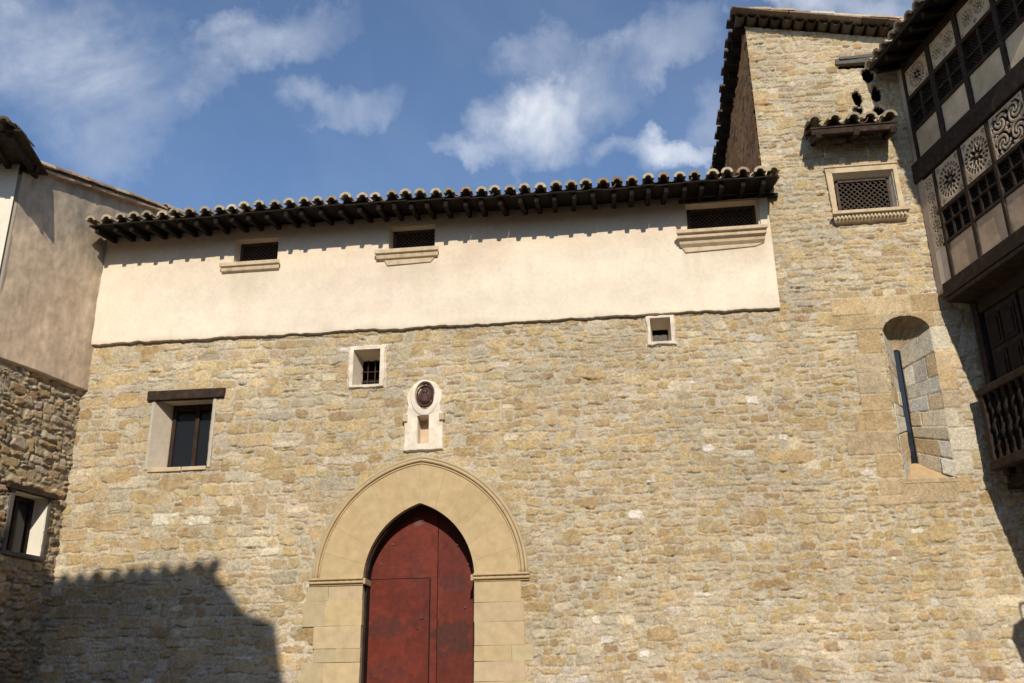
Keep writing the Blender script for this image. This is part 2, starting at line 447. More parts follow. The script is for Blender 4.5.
def lattice(mb, fr, s0, s1, z0, z1, o, sp, wd, diag=True, th=.012):
    """crossed laths clipped to the opening, two layers"""
    if diag:
        w, h = s1 - s0, z1 - z0
        for sgn, oo in ((1, o), (-1, o + th)):
            k = -h
            while k < w + h:
                # line s = s0+k + t , z = z0 + t   (or mirrored)
                t0 = max(0, -k); t1 = min(h, w - k)
                if t1 - t0 > .03:
                    a = (s0 + k + t0, z0 + t0); b_ = (s0 + k + t1, z0 + t1)
                    if sgn < 0: a = (s0 + s1 - a[0], a[1]); b_ = (s0 + s1 - b_[0], b_[1])
                    mb.bar(fr(a[0], oo, a[1]), fr(b_[0], oo, b_[1]), wd, th, upv=fr.N)
                k += sp * 1.414
    else:
        n = max(1, round((s1 - s0) / sp))
        for i in range(1, n): s = s0 + (s1 - s0) * i / n; mb.bar(fr(s, o, z0), fr(s, o, z1), wd, th, upv=fr.N)
        n = max(1, round((z1 - z0) / sp))
        for i in range(1, n): z = z0 + (z1 - z0) * i / n; mb.bar(fr(s0, o + th, z), fr(s1, o + th, z), wd, th, upv=fr.N)

FM = Fr((0, 0, 0), (1, 0, 0), (0, -1, 0))                                   # main wall
aL = R(75.5); FL = Fr((-10.7, 0, 0), (-math.cos(aL), -math.sin(aL), 0), (math.sin(aL), -math.cos(aL), 0))   # left wall
aR = R(-73)
def FRn(x0): return Fr((x0, 0, 0), (math.cos(aR), math.sin(aR), 0), (math.sin(aR), -math.cos(aR), 0))       # right house
rng = np.random.RandomState(11)

# ------------------------------------------------------------------ ground
def ground_z(y): return float(np.interp(y, [-40, -10, 0, 3000], [0.0, 0.15, 0.95, 0.95]))
gv, gf = [], []
ys = [-1500, -200, -60, -40, -30, -24, -20, -17, -14, -12, -10, -8, -6, -4, -2, 0, 12, 60, 1500]
xs = [-1500, -200, -60, -25, -12, -6, 0, 6, 12, 25, 60, 200, 1500]
for x in xs:
    for y in ys: gv.append((x, y, ground_z(y)))
ny = len(ys)
gf = [(i * ny + j, (i + 1) * ny + j, (i + 1) * ny + j + 1, i * ny + j + 1) for i in range(len(xs) - 1) for j in range(ny - 1)]
g = finish('ground', gv, gf, M_GROUND, None)
g['kind'] = 'structure'

# ================================================================== MAIN BUILDING
main_b = thing('stone_building', (-4, 0, .95), 'long rubble stone building with a pale plastered top band and a red pointed door', 'building')
tower = thing('stone_tower', (4.5, 0, .95), 'tall rubble stone tower with slit window and little tiled canopy above the long eave', 'tower')

def lay(c, lo, hi, layers, hs, pal): return (c, lo, hi, layers, hs, pal)
P_LEFT = {'ochre': 30, 'tan': 28, 'brown': 13, 'grey': 16, 'pale': 8, 'white': 1.0, 'pink': 3}
P_MID = {'ochre': 42, 'tan': 30, 'brown': 11, 'grey': 7, 'pale': 9, 'white': 1.2}
P_LOW = {'ochre': 22, 'tan': 26, 'brown': 6, 'grey': 14, 'pale': 20, 'white': 4}
P_TOP = {'ochre': 20, 'tan': 30, 'rust': 8, 'pink': 32, 'pale': 8, 'brown': 10}
def st_left(z):
    if z < 3.3: return lay(.155, .15, .38, [.75, .25], .018, P_LOW)
    return lay(.205, .20, .50, [.72, .24, .04], .019, P_LEFT)
def st_mid(z):
    if z < 3.6: return lay(.14, .12, .34, [.8, .2], .015, P_LOW)
    return lay(.14, .12, .34, [.8, .2], .017, P_MID)
def st_right(z):
    if z < 3.4: return lay(.14, .12, .34, [.8, .2], .015, P_LOW)
    if z > 12.2: return lay(.135, .16, .46, [.8, .2], .026, P_TOP)
    if z > 8.8: return lay(.125, .15, .42, [.8, .2], .02, P_MID)
    return lay(.135, .12, .34, [.8, .2], .017, P_MID)
ash = []
r2_ = np.random.RandomState(5)
def ashcol(k=1.0): 
    b0 = [(.49, .355, .2), (.52, .39, .24), (.45, .32, .175), (.47, .37, .245)][r2_.randint(4)]
    return tuple(np.array(b0) * r2_.uniform(.88, 1.1) * k)
# dressed stones round the slit window
zs = [5.28, 5.58, 6.0, 6.42, 6.78, 7.1, 7.5, 7.86, 8.32, 8.62, 8.98]
for i in range(len(zs) - 1):
    a, b_ = zs[i], zs[i + 1]
    l0 = r2_.choice([3.75, 3.95, 4.1, 4.2])
    if b_ <= 8.35:
        if r2_.rand() < .5 and 4.62 - l0 > .55:
            mid = l0 + (4.62 - l0) * r2_.uniform(.4, .6); ash.append((l0, mid, a, b_, ashcol(), .022)); ash.append((mid, 4.62, a, b_, ashcol(), .022))
        else: ash.append((l0, 4.62, a, b_, ashcol(), .022))
        r0 = r2_.choice([5.72, 5.82, 5.95]); ash.append((5.48, r0, a, b_, (.57, .49, .375) if r2_.rand() < .5 else ashcol(1.06), .02))
    else:
        xx = 3.7 + r2_.uniform(0, .3)
        while xx < 5.95:
            nx_ = min(xx + r2_.uniform(.45, .85), 6.1); ash.append((xx, nx_, a, b_, ashcol(1.02), .022)); xx = nx_
ash += [(3.95, 4.55, 5.1, 5.28, ashcol(), .02), (4.55, 5.5, 5.12, 5.56, ashcol(), .02)]
def tint_main(U, V):
    t = 1 + .16 * (fbm(U, V, .55, 77, 4) - .5) * 2 + .10 * (fbm(U, V, 2.2, 78, 3) - .5) * 2
    low = np.clip((3.0 - V) / 1.2, 0, 1)
    T = np.stack([t, t, t * (1 + .12 * low)], -1)
    wash = np.clip((fbm(U, V, 1.6, 79, 4) - .46) * 6, 0, 1) * np.clip((3.75 - V) / .5, 0, 1)
    T = T * .99 * (1 + .16 * wash[..., None] * np.array((1, 1.04, 1.15)))
    return T
strips = [(-10.8, -8.2, st_left), (-8.2, -5.6, st_left), (-5.6, -2.2, st_left), (-2.2, .4, st_mid), (.4, 2.9, st_mid), (2.9, 4.7, st_right), (4.7, 6.7, st_right)]
MU, MV, MH, MC = rubble(-10.76, 6.64, .9, 15.4, .0145, 3, strips, ashlar=ash, tint=tint_main, hk=.72, warpk=.75, smear=.38, big=300)
# gentle belly of the old masonry
MH = MH + .03 * (vnoise(MU, MV, .4, 90) - .5)
# broken putlog holes on the tower face
HOLE = np.full(MU.shape, 9.0)
for (cx, cz, wx, wz) in [(4.90, 13.30, .085, .20), (5.17, 13.83, .12, .16), (5.28, 13.36, .10, .19), (4.89, 13.02, .11, .09), (5.27, 12.97, .10, .12), (5.0, 14.06, .42, .05)]:
    dd = np.hypot((MU - cx) / wx, (MV - cz) / wz) + .5 * (vnoise(MU, MV, 14, 91) - .5)
    MH = MH - .10 * sstep((1.12 - dd) / .3); HOLE = np.minimum(HOLE, dd)

ARC_C, ARC_H, ARC_E, ARC_Z, ARC_T = -3.83, 1.0, .425, 4.10, 5.47
ARC_R = ARC_H + ARC_E
def z_in(x, grow=0.0):
    d = ARC_R + grow; v = d * d - (np.abs(x - ARC_C) + ARC_E) ** 2
    return ARC_Z + np.sqrt(np.maximum(v, 0))
flat = (np.hypot((MU - ARC_C) / 1.95, np.maximum(MV - 4.0, 0) / 2.42) < 1) & (MV > 4.0)
flat |= (np.abs(MU - ARC_C) < 1.45) & (MV <= 4.0)
MH = np.where(flat, np.minimum(MH, .012), MH)
def keep_main(U, V):
    k = U < 2.89
    k &= V < 9.02
    for a, b_, c, d in ((-9.12, -7.96, 6.34, 7.70), (-5.2, -4.66, 7.76, 8.50), (.49, .88, 8.31, 8.80)):
        k &= ~((U > a) & (U < b_) & (V > c) & (V < d))
    k &= ~((np.abs(U + 3.80) < .16) & (np.abs(V - 6.83) < .33))
    k &= ~((np.abs(U - ARC_C) < ARC_H + .03) & (V < z_in(U, .04)))
    return k
relief('stone_wall', M_STONE, main_b, FM, MU, MV, MH, MC, keep_main)
SL_X0, SL_X1, SL_Z0, SL_Z1 = 4.67, 5.5, 5.56, 8.26
def keep_tower(U, V):
    k = U >= 2.89
    k &= V < 15.27 - .212 * (U - 2.89)
    cxs, hw = (SL_X0 + SL_X1) / 2, (SL_X1 - SL_X0) / 2
    arch = SL_Z1 + .30 * np.sqrt(np.maximum(0, 1 - ((U - cxs) / hw) ** 2))
    k &= ~((np.abs(U - cxs) < hw) & (V > SL_Z0) & (V < arch))
    k &= ~((U > 4.2) & (U < 5.3) & (V > 10.72) & (V < 11.58))
    k &= (HOLE[:-1, :-1] > .9)
    return k
relief('stone_face', M_STONE, tower, FM, MU, MV, MH, MC, keep_tower)

# plaster band -------------------------------------------------------------
nu, nv = 340, 64
PU, PV = np.meshgrid(np.linspace(-10.66, 2.9, nu), np.concatenate([[0, .0025], np.linspace(.008, 1, nv - 2)]), indexing='ij')
bot = 8.92 - .006 * (PU + 10.66) + .025 * (vnoise(PU, PU * 0, 1.1, 40) - .5) + .035 * (vnoise(PU, PU * 0, 6, 41) - .5) + .02 * (vnoise(PU, PU * 0, 17, 39) - .5)
PVz = bot + PV * (11.42 - bot)
PH = .082 + .022 * (fbm(PU, PVz, .8, 42, 4) - .5) + .004 * (fbm(PU, PVz, 6, 43, 3) - .5)
PH = np.where(PV < .001, .0, PH)
n1 = fbm(PU, PVz, .5, 44, 5); n2 = fbm(PU * .5, PVz * 2, .9, 45, 5)
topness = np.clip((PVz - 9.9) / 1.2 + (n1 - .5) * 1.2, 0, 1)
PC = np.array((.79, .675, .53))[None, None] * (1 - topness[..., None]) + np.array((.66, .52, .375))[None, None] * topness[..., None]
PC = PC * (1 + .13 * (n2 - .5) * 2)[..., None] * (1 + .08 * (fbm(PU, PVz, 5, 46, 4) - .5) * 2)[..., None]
pinkish = np.clip((fbm(PU, PVz, .7, 47, 3) - .5) * 3, 0, 1)[..., None]
runs = np.zeros(PU.shape)
for (xa, xb, zt) in ((-8.05, -6.75, 10.35), (-4.85, -3.5, 10.3), (1.1, 2.82, 10.2)):
    runs = np.maximum(runs, sstep((PU - xa) / .15) * sstep((xb - PU) / .15) * np.clip((zt - PVz) * 12, 0, 1) * np.clip(1 - (zt - PVz) / (.35 + .9 * vnoise(PU, PU * 0, 4.5, 48)), 0, 1) * (.3 + .7 * vnoise(PU, PVz * .12, 9, 49)))
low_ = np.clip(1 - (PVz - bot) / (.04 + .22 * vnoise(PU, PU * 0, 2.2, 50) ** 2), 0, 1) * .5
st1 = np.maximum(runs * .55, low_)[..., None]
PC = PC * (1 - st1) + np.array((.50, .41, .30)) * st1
PC = PC * (1 - pinkish * np.array((0, .03, .0)))
WINS = [(-7.79, -6.87, 10.53, 11.06), (-4.57, -3.63, 10.58, 11.10), (1.33, 2.69, 10.52, 11.12)]
def keep_pl(U, V):
    k = np.ones(U.shape, bool)
    for a, b_, c, d in WINS: k &= ~((U > a) & (U < b_) & (V > c) & (V < d))
    return k
# finer sampling round the openings: snap grid columns/rows to the window edges
for a, b_, c, d in WINS:
    for e in (a, b_):
        i = np.argmin(np.abs(PU[:, 0] - e)); PU[i, :] = e
    for e in (c, d):
        pass
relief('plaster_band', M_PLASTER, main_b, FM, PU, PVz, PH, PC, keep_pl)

def plain_window(parent, fr, a, b_, c, d, depth, front, splay, back_mat=M_VOID):
    """frame with splayed reveals and a dark room behind; returns the frame object"""
    mb = MB(); sl, sr, stp, sb = splay
    A = [(a, c), (b_, c), (b_, d), (a, d)]; B = [(a + sl, c + sb), (b_ - sr, c + sb), (b_ - sr, d - stp), (a + sl, d - stp)]
    vs = [fr(s, front, z) for s, z in A] + [fr(s, -depth, z) for s, z in B]
    mb.add(vs, [(0, 1, 5, 4), (1, 2, 6, 5), (2, 3, 7, 6), (3, 0, 4, 7)])
    return mb, B

# three latticed windows under the eave
sill_specs = [(-8.04, -6.77, 10.30, 10.50, .20, 0), (-4.83, -3.52, 10.34, 10.55, .21, 1), (1.10, 2.82, 10.18, 10.48, .30, 2)]
for wi, ((a, b_, c, d), (sa, sb, sc, sdz, so, kind)) in enumerate(zip(WINS, sill_specs)):
    mb, B = plain_window(main_b, FM, a - .03, b_ + .03, c - .03, d + .04, .17, .088, (.075, .05, .05, .02))
    w = mb.build('window', M_CREAM, main_b, fix=False)
    l = MB(); lattice(l, FM, B[0][0], B[1][0], B[0][1], B[2][1], -.15, .058, .017)
    for (s0, s1, z0, z1) in ((B[0][0], B[0][0] + .05, B[0][1], B[2][1]), (B[1][0] - .05, B[1][0], B[0][1], B[2][1]), (B[0][0], B[1][0], B[2][1] - .04, B[2][1])):
        l.box(FM, s0, s1, -.17, -.12, z0, z1)
    l.build('lattice', M_LATT, w)
    v = MB(); v.box(FM, a - .05, b_ + .05, -.5, -.28, c - .1, d + .1); v.build('dark_interior', M_VOID, w)
    s = MB()
    h = sdz - sc
    if kind == 2:
        s.profile(FM, [(.03, sdz), (so, sdz), (so, sdz - h * .24), (so * .82, sdz - h * .3), (so * .82, sdz - h * .52), (so * .6, sdz - h * .62), (so * .55, sdz - h * .82), (so * .36, sdz - h), (.03, sc)], sa, sb, inset=.12)
        s.prism(FM, [(sa + .1, sc + .01), (sb - .06, sc + .01), (sb - .25, sc - .06), (sa + .16, sc - .10)], .03, .11)
    else:
        s.profile(FM, [(.03, sdz), (so, sdz), (so, sdz - h * .42), (so * .8, sdz - h * .48), (so * .72, sdz - h * .86), (so * .5, sc), (.03, sc)], sa, sb, inset=.1)
        if kind == 1: s.prism(FM, [(sa + .18, sc + .01), (sb - .1, sc + .01), (sb - .18, sc - .09), (sa + .25, sc - .11)], .03, .11)
    s.build('sill', M_SILL, w, bevel=.01)
    # plaster surround patches
    if kind == 2:
        q = MB(); q.box(FM, b_ + .035, b_ + .17, .05, .105, c, d + .02)
        q.build('surround', M_CREAM, w, bevel=.008)
        bm_ = MB(); bm_.box(FM, a - .12, b_ + .42, .04, .12, d + .035, d + .10, jit=.012, rng=rng); bm_.build('lintel_board', M_WOOD, w)

def rough_rim(parent, fr, op, wd, seed):
    a, b_, c, d = op
    U, V = np.meshgrid(np.linspace(a - wd[0] - .06, b_ + wd[1] + .06, 110), np.linspace(c - wd[2] - .06, d + wd[3] + .06, 110), indexing='ij')
    def edge(u, v):
        o = np.maximum(np.maximum((a - u) / wd[0], (u - b_) / wd[1]), np.maximum((c - v) / wd[2], (v - d) / wd[3]))
        return o + .9 * (fbm(u, v, 7, seed, 3) - .5)
    e = edge(U, V)
    H = .012 + .045 * sstep((1.05 - e) / .35) + .012 * (fbm(U, V, 9, seed + 1, 3) - .5)
    ins = (U > a + .004) & (U < b_ - .004) & (V > c + .004) & (V < d - .004)
    C = np.array((.68, .58, .46)) * (1 + .25 * (fbm(U, V, 6, seed + 2, 4) - .5) * 2)[..., None]
    def keep(u, v): return (edge(u, v) < 1.1) & ~((u > a + .006) & (u < b_ - .006) & (v > c + .006) & (v < d - .006))
    return relief('surround', M_ASHLAR, parent, fr, U, V, H, C, keep)
# barred square window
mb, B = plain_window(main_b, FM, -5.2, -4.66, 7.77, 8.50, .36, .05, (.09, .06, .10, .02))
w = mb.build('window', M_CREAM, main_b, fix=False); w['label'] = 'small square window with rusty bars and white rim'
rough_rim(w, FM, (-5.2, -4.66, 7.77, 8.50), (.095, .10, .06, .08), 301)
v = MB(); v.box(FM, -5.3, -4.6, -.75, -.6, 7.7, 8.6); v.build('dark_interior', M_VOID, w)
bars = MB()
for s in (-5.0, -4.855): bars.tube([FM(s, -.33, 7.75), FM(s, -.33, 8.42)], .011, 6)
for z in (7.96, 8.16): bars.tube([FM(-5.13, -.318, z), FM(-4.70, -.318, z)], .009, 6)
bars.build('iron_bars', M_IRON, w)

# small square niche window with a board
mb, B = plain_window(main_b, FM, .49, .885, 8.31, 8.80, .3, .05, (.05, .05, .12, .03))
w = mb.build('window', M_CREAM, main_b, fix=False); w['label'] = 'tiny square opening closed by a grey board, pale rim'
rough_rim(w, FM, (.49, .885, 8.31, 8.80), (.08, .08, .075, .045), 311)
v = MB(); v.box(FM, .45, .95, -.5, -.4, 8.2, 8.9); v.build('dark_interior', M_VOID, w)
v = MB()
for i in range(5): v.box(FM, .5 + i * .075, .572 + i * .075, -.32, -.298, 8.33, 8.57 + .01 * (i % 2))
v.build('board', M_WEATHER, w)

# left glazed window with timber lintel
mb, B = plain_window(main_b, FM, -9.13, -7.95, 6.33, 7.70, .45, .035, (.19, .02, .0, .02))
w = mb.build('window', M_CREAM, main_b, fix=False); w['label'] = 'deep glazed window under a dark timber lintel'
wn_ = w
M_MORT = noise_mat('pale_mortar', [(.3, (.42, .37, .29)), (.7, (.53, .47, .38))], 9)
for bx in ((-9.19, -9.128, .0, .037, 6.3, 7.68), (-7.952, -7.88, .0, .036, 6.3, 7.68)):
    q = MB(); q.box(FM, *bx, jit=.01, rng=rng); q.build('surround', M_MORT, w, bevel=.012)
q = MB(); q.box(FM, -9.12, -8.45, -.1, .045, 6.25, 6.335); q.box(FM, -8.44, -7.96, -.1, .04, 6.26, 6.335); q.build('sill', M_SILL, w, bevel=.012)
q = MB(); q.box(FM, -9.29, -7.72, -.05, .085, 7.675, 7.87, jit=.012, rng=rng); q.build('lintel', M_WOODR, w, bevel=.015)
q = MB()
q.box(FM, -8.94, -8.86, -.47, -.38, 6.35, 7.70); q.box(FM, -8.04, -7.97, -.47, -.38, 6.35, 7.70); q.box(FM, -8.46, -8.38, -.465, -.375, 6.35, 7.70); q.box(FM, -8.86, -8.04, -.46, -.385, 6.35, 6.40); q.box(FM, -8.86, -8.04, -.46, -.385, 7.58, 7.7)
q.build('frame', M_FRAME, w, bevel=.008)
for (s0, s1) in ((-8.86, -8.46), (-8.38, -8.04)):
    q = MB(); q.box(FM, s0, s1, -.44, -.43, 6.42, 7.56); q.build('pane', M_GLASS, w)
q = MB(); q.box(FM, -9.1, -7.9, -.9, -.8, 6.2, 7.8); q.build('dark_interior', M_VOID, w)

# main roof ---------------------------------------------------------------
SL = R(10.5)
along = np.array((1.0, 0, 0)); down = np.array((0, -math.cos(SL), -math.sin(SL)))
EZ, EO = 11.215, .92
def sag(s): return .035 * math.sin(s / 13.5 * 5.2) - .02 * math.sin(s * .9)
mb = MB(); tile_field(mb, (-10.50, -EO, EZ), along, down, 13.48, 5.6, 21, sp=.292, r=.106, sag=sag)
roof = mb.build('roof', M_TILE, main_b, smooth=False)
bd = MB()
nb = 54
for i in range(nb):       # sagging boards of the eave
    s0 = -10.55 + i * 13.55 / nb; s1 = s0 + 13.55 / nb - .006
    zz = EZ - .05 + sag(s0 + 10.5) + rng.uniform(-.006, .006)
    p0 = np.array((s0, -EO + .03 + rng.uniform(-.02, .02), zz)); 
    up_ = -down * 1.25
    vs = []
    for dz in (0, .028):
        vs += [p0 + (0, 0, dz), p0 + np.array((s1 - s0, 0, 0)) + (0, 0, dz), p0 + np.array((s1 - s0, 0, 0)) + up_ + (0, 0, dz), p0 + up_ + (0, 0, dz)]
    bd.add(vs, [(0, 1, 2, 3), (4, 5, 6, 7), (0, 1, 5, 4), (1, 2, 6, 5), (2, 3, 7, 6), (3, 0, 4, 7)])
bd.build('eave_boards', M_BLACKWOOD, roof)
# rafters: one mesh, copied
rf = MB(); L_ = 1.3
q0 = np.zeros(3); q1 = q0 - down * L_
rf.bar(q0, q1, .085, .115)
rf.v = [tuple(np.array(p) + (0, 0, 0)) for p in rf.v]
raf = None; s = -10.42
while s < 2.96:
    loc = np.array((s, -EO + .10 + rng.uniform(-.03, .03), EZ - .112 + sag(s + 10.5) + rng.uniform(-.008, .006)))
    if raf is None:
        raf = finish('rafter', [tuple(np.array(p) + loc) for p in rf.v], rf.f, M_BLACKWOOD, roof, origin=loc, bevel=.012)
    else:
        c = raf.copy(); COL.objects.link(c); c.parent = roof; c.location = Vector(loc - ORG[roof.name]); c.rotation_euler = (0, rng.normal(0, .05), rng.normal(0, .03))
    s += .352 * rng.uniform(.86, 1.16)
q = MB(); q.box(FM, -10.62, 2.88, .02, .09, 11.33, 11.45); q.build('wall_plate', M_WOODR, roof)
# back and side walls closing the block
q = MB(); q.box(FM, -10.6, 2.87, -4.6, -4.4, .6, 12.2); q.build('rear_wall', M_CREAM, main_b)

# door ---------------------------------------------------------------------
def arch_pts(grow, n=22, half=ARC_H, e=ARC_E, zs=ARC_Z):
    """pointed arch, left spring to right spring, offset outward by grow"""
    Rr = half + e + grow; th = math.acos(e / Rr); L1 = []
    for i in range(n + 1):
        t = th * i / n
        L1.append((ARC_C + e - Rr * math.cos(t), zs + Rr * math.sin(t)))
    return L1 + [(2 * ARC_C - x, z) for x, z in reversed(L1[:-1])]
def outer_pts(n=22):
    half, e, rise = 1.86, .28, 2.2; Rr = half + e; th = math.acos(e / Rr); L1 = []
    for i in range(n + 1):
        t = th * i / n; L1.append((ARC_C + .005 + e - Rr * math.cos(t), 4.13 + Rr * math.sin(t)))
    return L1 + [(2 * ARC_C - x, z) for x, z in reversed(L1[:-1])]
ai, ao = arch_pts(0.0, 24), outer_pts(24)
surround = MB()
# voussoirs: groups of arch segments with a hairline joint
nseg = len(ai) - 1; cuts = [0, 4, 8, 12, 16, 20, 24, 28, 32, 36, 40, 44, 48]
def lerp(p, q, t): return (p[0] + (q[0] - p[0]) * t, p[1] + (q[1] - p[1]) * t)
for a0, a1 in zip(cuts[:-1], cuts[1:]):
    inn = ai[a0:a1 + 1]; out = ao[a0:a1 + 1]
    def shrink(L):
        L = list(L); g = .0011
        d0 = math.dist(L[0], L[1]); d1 = math.dist(L[-1], L[-2])
        L[0] = lerp(L[0], L[1], min(.5, g / d0)); L[-1] = lerp(L[-1], L[-2], min(.5, g / d1)); return L
    inn, out = shrink(inn), shrink(out)
    n_ = len(inn); col = np.array((.51, .375, .205)) * rng.uniform(.94, 1.05); col = tuple(col * (1, rng.uniform(.985, 1.015), rng.uniform(.97, 1.04)))
    front = .042 + rng.uniform(-.0025, .0025)
    vs = [FM(x, front, z) for x, z in inn] + [FM(x, front, z) for x, z in out] + [FM(x, -.37, z) for x, z in inn] + [FM(x, -.05, z) for x, z in out]
    fs = []
    for i in range(n_ - 1):
        fs += [(i, i + 1, n_ + i + 1, n_ + i), (i, i + 1, 2 * n_ + i + 1, 2 * n_ + i), (n_ + i, n_ + i + 1, 3 * n_ + i + 1, 3 * n_ + i)]
    fs += [(0, n_, 3 * n_, 2 * n_), (n_ - 1, 2 * n_ - 1, 4 * n_ - 1, 3 * n_ - 1)]
    surround.add(vs, fs, col)
bk = [FM(x, .034, z) for x, z in ai] + [FM(x, .034, z) for x, z in ao]; n_ = len(ai)
surround.add(bk, [(i, i + 1, n_ + i + 1, n_ + i) for i in range(n_ - 1)], (.45, .33, .19))
door = None
arch = surround.build('door_arch', M_ASHLAR, main_b)
hm = MB(); hc = (.50, .37, .21)
hm.tube([FM(x, .055, z) for x, z in ao], .032, 10, hc)
ao2 = [(ARC_C + (x - ARC_C) * .972, 4.13 + (z - 4.13) * .972) for x, z in ao]; hm.tube([FM(x, .045, z) for x, z in ao2], .016, 8, hc)
ao3 = [(ARC_C + (x - ARC_C) * 1.032, 4.13 + (z - 4.13) * 1.03) for x, z in ao]; hm.tube([FM(x, .02, z) for x, z in ao3], .03, 8, (.47, .365, .225))
hm.build('hood_mould', M_ASHLAR, arch, smooth=True)
for a, b_ in ((-5.80, -4.815), (-2.845, -1.86)):
    im = MB()
    im.profile(FM, [(0, 4.165), (.10, 4.165), (.115, 4.15), (.105, 4.128), (.085, 4.12), (.088, 4.095), (.075, 4.072), (.05, 4.062), (.05, 4.035), (0, 4.03)], a, b_, hc)
    im.tube([FM(a, .10, 4.146), FM(b_, .10, 4.146)], .024, 8, hc); im.tube([FM(a, .075, 4.085), FM(b_, .075, 4.085)], .021, 8, hc)
    e = b_ if b_ < ARC_C else a; sg = 1 if b_ < ARC_C else -1
    im.box(FM, min(e, e + sg * .045), max(e, e + sg * .045), -.3, .09, 4.05, 4.15, hc)
    for k in range(7):
        s = a + .1 + k * .13; im.box(FM, s, s + .05, .1, .128, 4.13, 4.16, hc)
    im.build('impost', M_ASHLAR, arch, bevel=.006)
for side in (0, 1):
    jb = MB(); z = .9
    while z < 4.03:
        h = min(rng.uniform(.2, .44), 4.032 - z)
        if 4.032 - z - h < .15: h = 4.032 - z
        wd = rng.uniform(.38, .95)
        c = tuple(np.array((.52, .395, .225)) * rng.uniform(.93, 1.04) * (1, 1, rng.uniform(.95, 1.15)))
        if side == 0: jb.box(FM, -4.825 - wd, -4.825, -.37, .036 + rng.uniform(-.004, .005), z + .001, z + h - .001, c, jit=.006, rng=rng)
        else: jb.box(FM, -2.835, -2.835 + wd, -.37, .036 + rng.uniform(-.004, .005), z + .001, z + h - .001, c, jit=.006, rng=rng)
        if wd < .7:
            w2 = rng.uniform(.3, .42); c = tuple(np.array((.49, .39, .24)) * rng.uniform(.9, 1.06))
            if side == 0: jb.box(FM, -4.83 - wd - w2, -4.83 - wd, -.1, .032, z + .0012, z + h - .0012, c, jit=.006, rng=rng)
            else: jb.box(FM, -2.83 + wd, -2.83 + wd + w2, -.1, .032, z + .0012, z + h - .0012, c, jit=.006, rng=rng)
        z += h
    jb.build('door_jamb', M_ASHLAR, arch, bevel=.004)

# door leaves: fine grid so that patches of darker old paint sit in the colour
def leaf(name, x0, x1, z0, zfun, o, parent, seed, base):
    nu, nv = max(8, int((x1 - x0) / .02)), 200
    U, T = np.meshgrid(np.linspace(x0, x1, nu), np.linspace(0, 1, nv), indexing='ij')
    top = zfun(U); V = z0 + T * (top - z0)
    H = o + .004 * (fbm(U, V, 3, seed, 3) - .5)
    n1 = fbm(U, V, 1.8, seed + 1, 5); n2 = fbm(U, V, 9, seed + 2, 4)
    C = np.array(base)[None, None] * (1 + .3 * (n1 - .5) * 2)[..., None] * (1 + .25 * (n2 - .5) * 2)[..., None]
    for (cx, cz, wx, wz, k, cc) in [(-4.55, 3.32, .28, .22, .6, (.07, .022, .016)), (-4.2, 3.3, .2, .18, .5, (.07, .022, .016)), (-3.28, 4.05, .26, .14, .55, (.075, .024, .02)), (-3.3, 3.15, .30, .27, .75, (.06, .022, .017)),
                                    (-3.95, 4.3, .12, .3, .35, (.08, .026, .018)), (-3.9, 5.2, .12, .1, .5, (.16, .11, .09)), (-4.4, 2.6, .4, .18, .35, (.085, .03, .025))]:
        d = np.maximum(np.abs((U - cx) / wx), np.abs((V - cz) / wz)) + (n2 - .5) * 1.1 + (n1 - .5) * .8
        a = (k * sstep((1.05 - d) / .25))[..., None]
        C = C * (1 - a) + np.array(cc) * a
    return relief(name, M_DOOR, parent, FM, U, V, H, np.clip(C, .01, .6))
RED = (.135, .023, .013)
SEAM = -3.56; DZ0 = .95; OD = -.35
zf = lambda x: z_in(x, .02)
lf = leaf('door_leaf', -4.86, SEAM - .006, DZ0, zf, OD, main_b, 61, RED)
leaf('door_leaf', SEAM + .006, -2.80, DZ0, zf, OD - .004, main_b, 64, (.125, .022, .013))
wk = leaf('wicket', -4.79, -3.705, DZ0, lambda x: x * 0 + 4.17, OD + .022, lf, 67, (.135, .022, .012))
q = MB()
for a in ((-4.79, -3.70),):
    q.box(FM, -4.805, -4.79, OD, OD + .016, DZ0, 4.185); q.box(FM, -3.707, -3.685, OD, OD + .014, DZ0, 4.185); q.box(FM, -4.79, -3.705, OD, OD + .012, 4.172, 4.187)
q.build('dark_seam', M_VOID, lf)
q = MB()
q.box(FM, -3.86, -3.80, OD + .03, OD + .045, 3.47, 3.55); q.build('lock', M_IRON, wk)
q = MB(); q.tube([FM(-3.9, OD + .03, 3.31), FM(-3.9, OD + .05, 3.31)], .016, 8); q.build('keyhole', M_IRON, wk)
for (x, z) in [(-4.4, 4.8), (-3.2, 4.75), (-3.0, 4.4), (-3.85, 5.22), (-4.6, 4.45), (-3.05, 3.65), (-3.4, 5.0)]:
    q = MB(); q.tube([FM(x, OD + .0, z), FM(x, OD + .018, z)], .018, 8); q.build('rivet', M_WEATHER, lf)
q = MB(); q.box(FM, -5.0, -2.7, -.7, -.55, .9, 5.7); q.build('dark_interior', M_VOID, lf)
inn = arch_pts(-.045, 24); oo_ = arch_pts(-.002, 24); q = MB()
inn = [(inn[0][0], .95)] + inn + [(inn[-1][0], .95)]; oo_ = [(oo_[0][0], .95)] + oo_ + [(oo_[-1][0], .95)]; n_ = len(inn)
vs = [FM(x, -.10, z) for x, z in inn] + [FM(x, -.10, z) for x, z in oo_] + [FM(x, -.36, z) for x, z in inn]
q.add(vs, [(i, i + 1, n_ + i + 1, n_ + i) for i in range(n_ - 1)] + [(i, i + 1, 2 * n_ + i + 1, 2 * n_ + i) for i in range(n_ - 1)])
q.build('reveal_liner', M_WOOD, main_b)  # dark arched liner added inside the door reveal to darken it

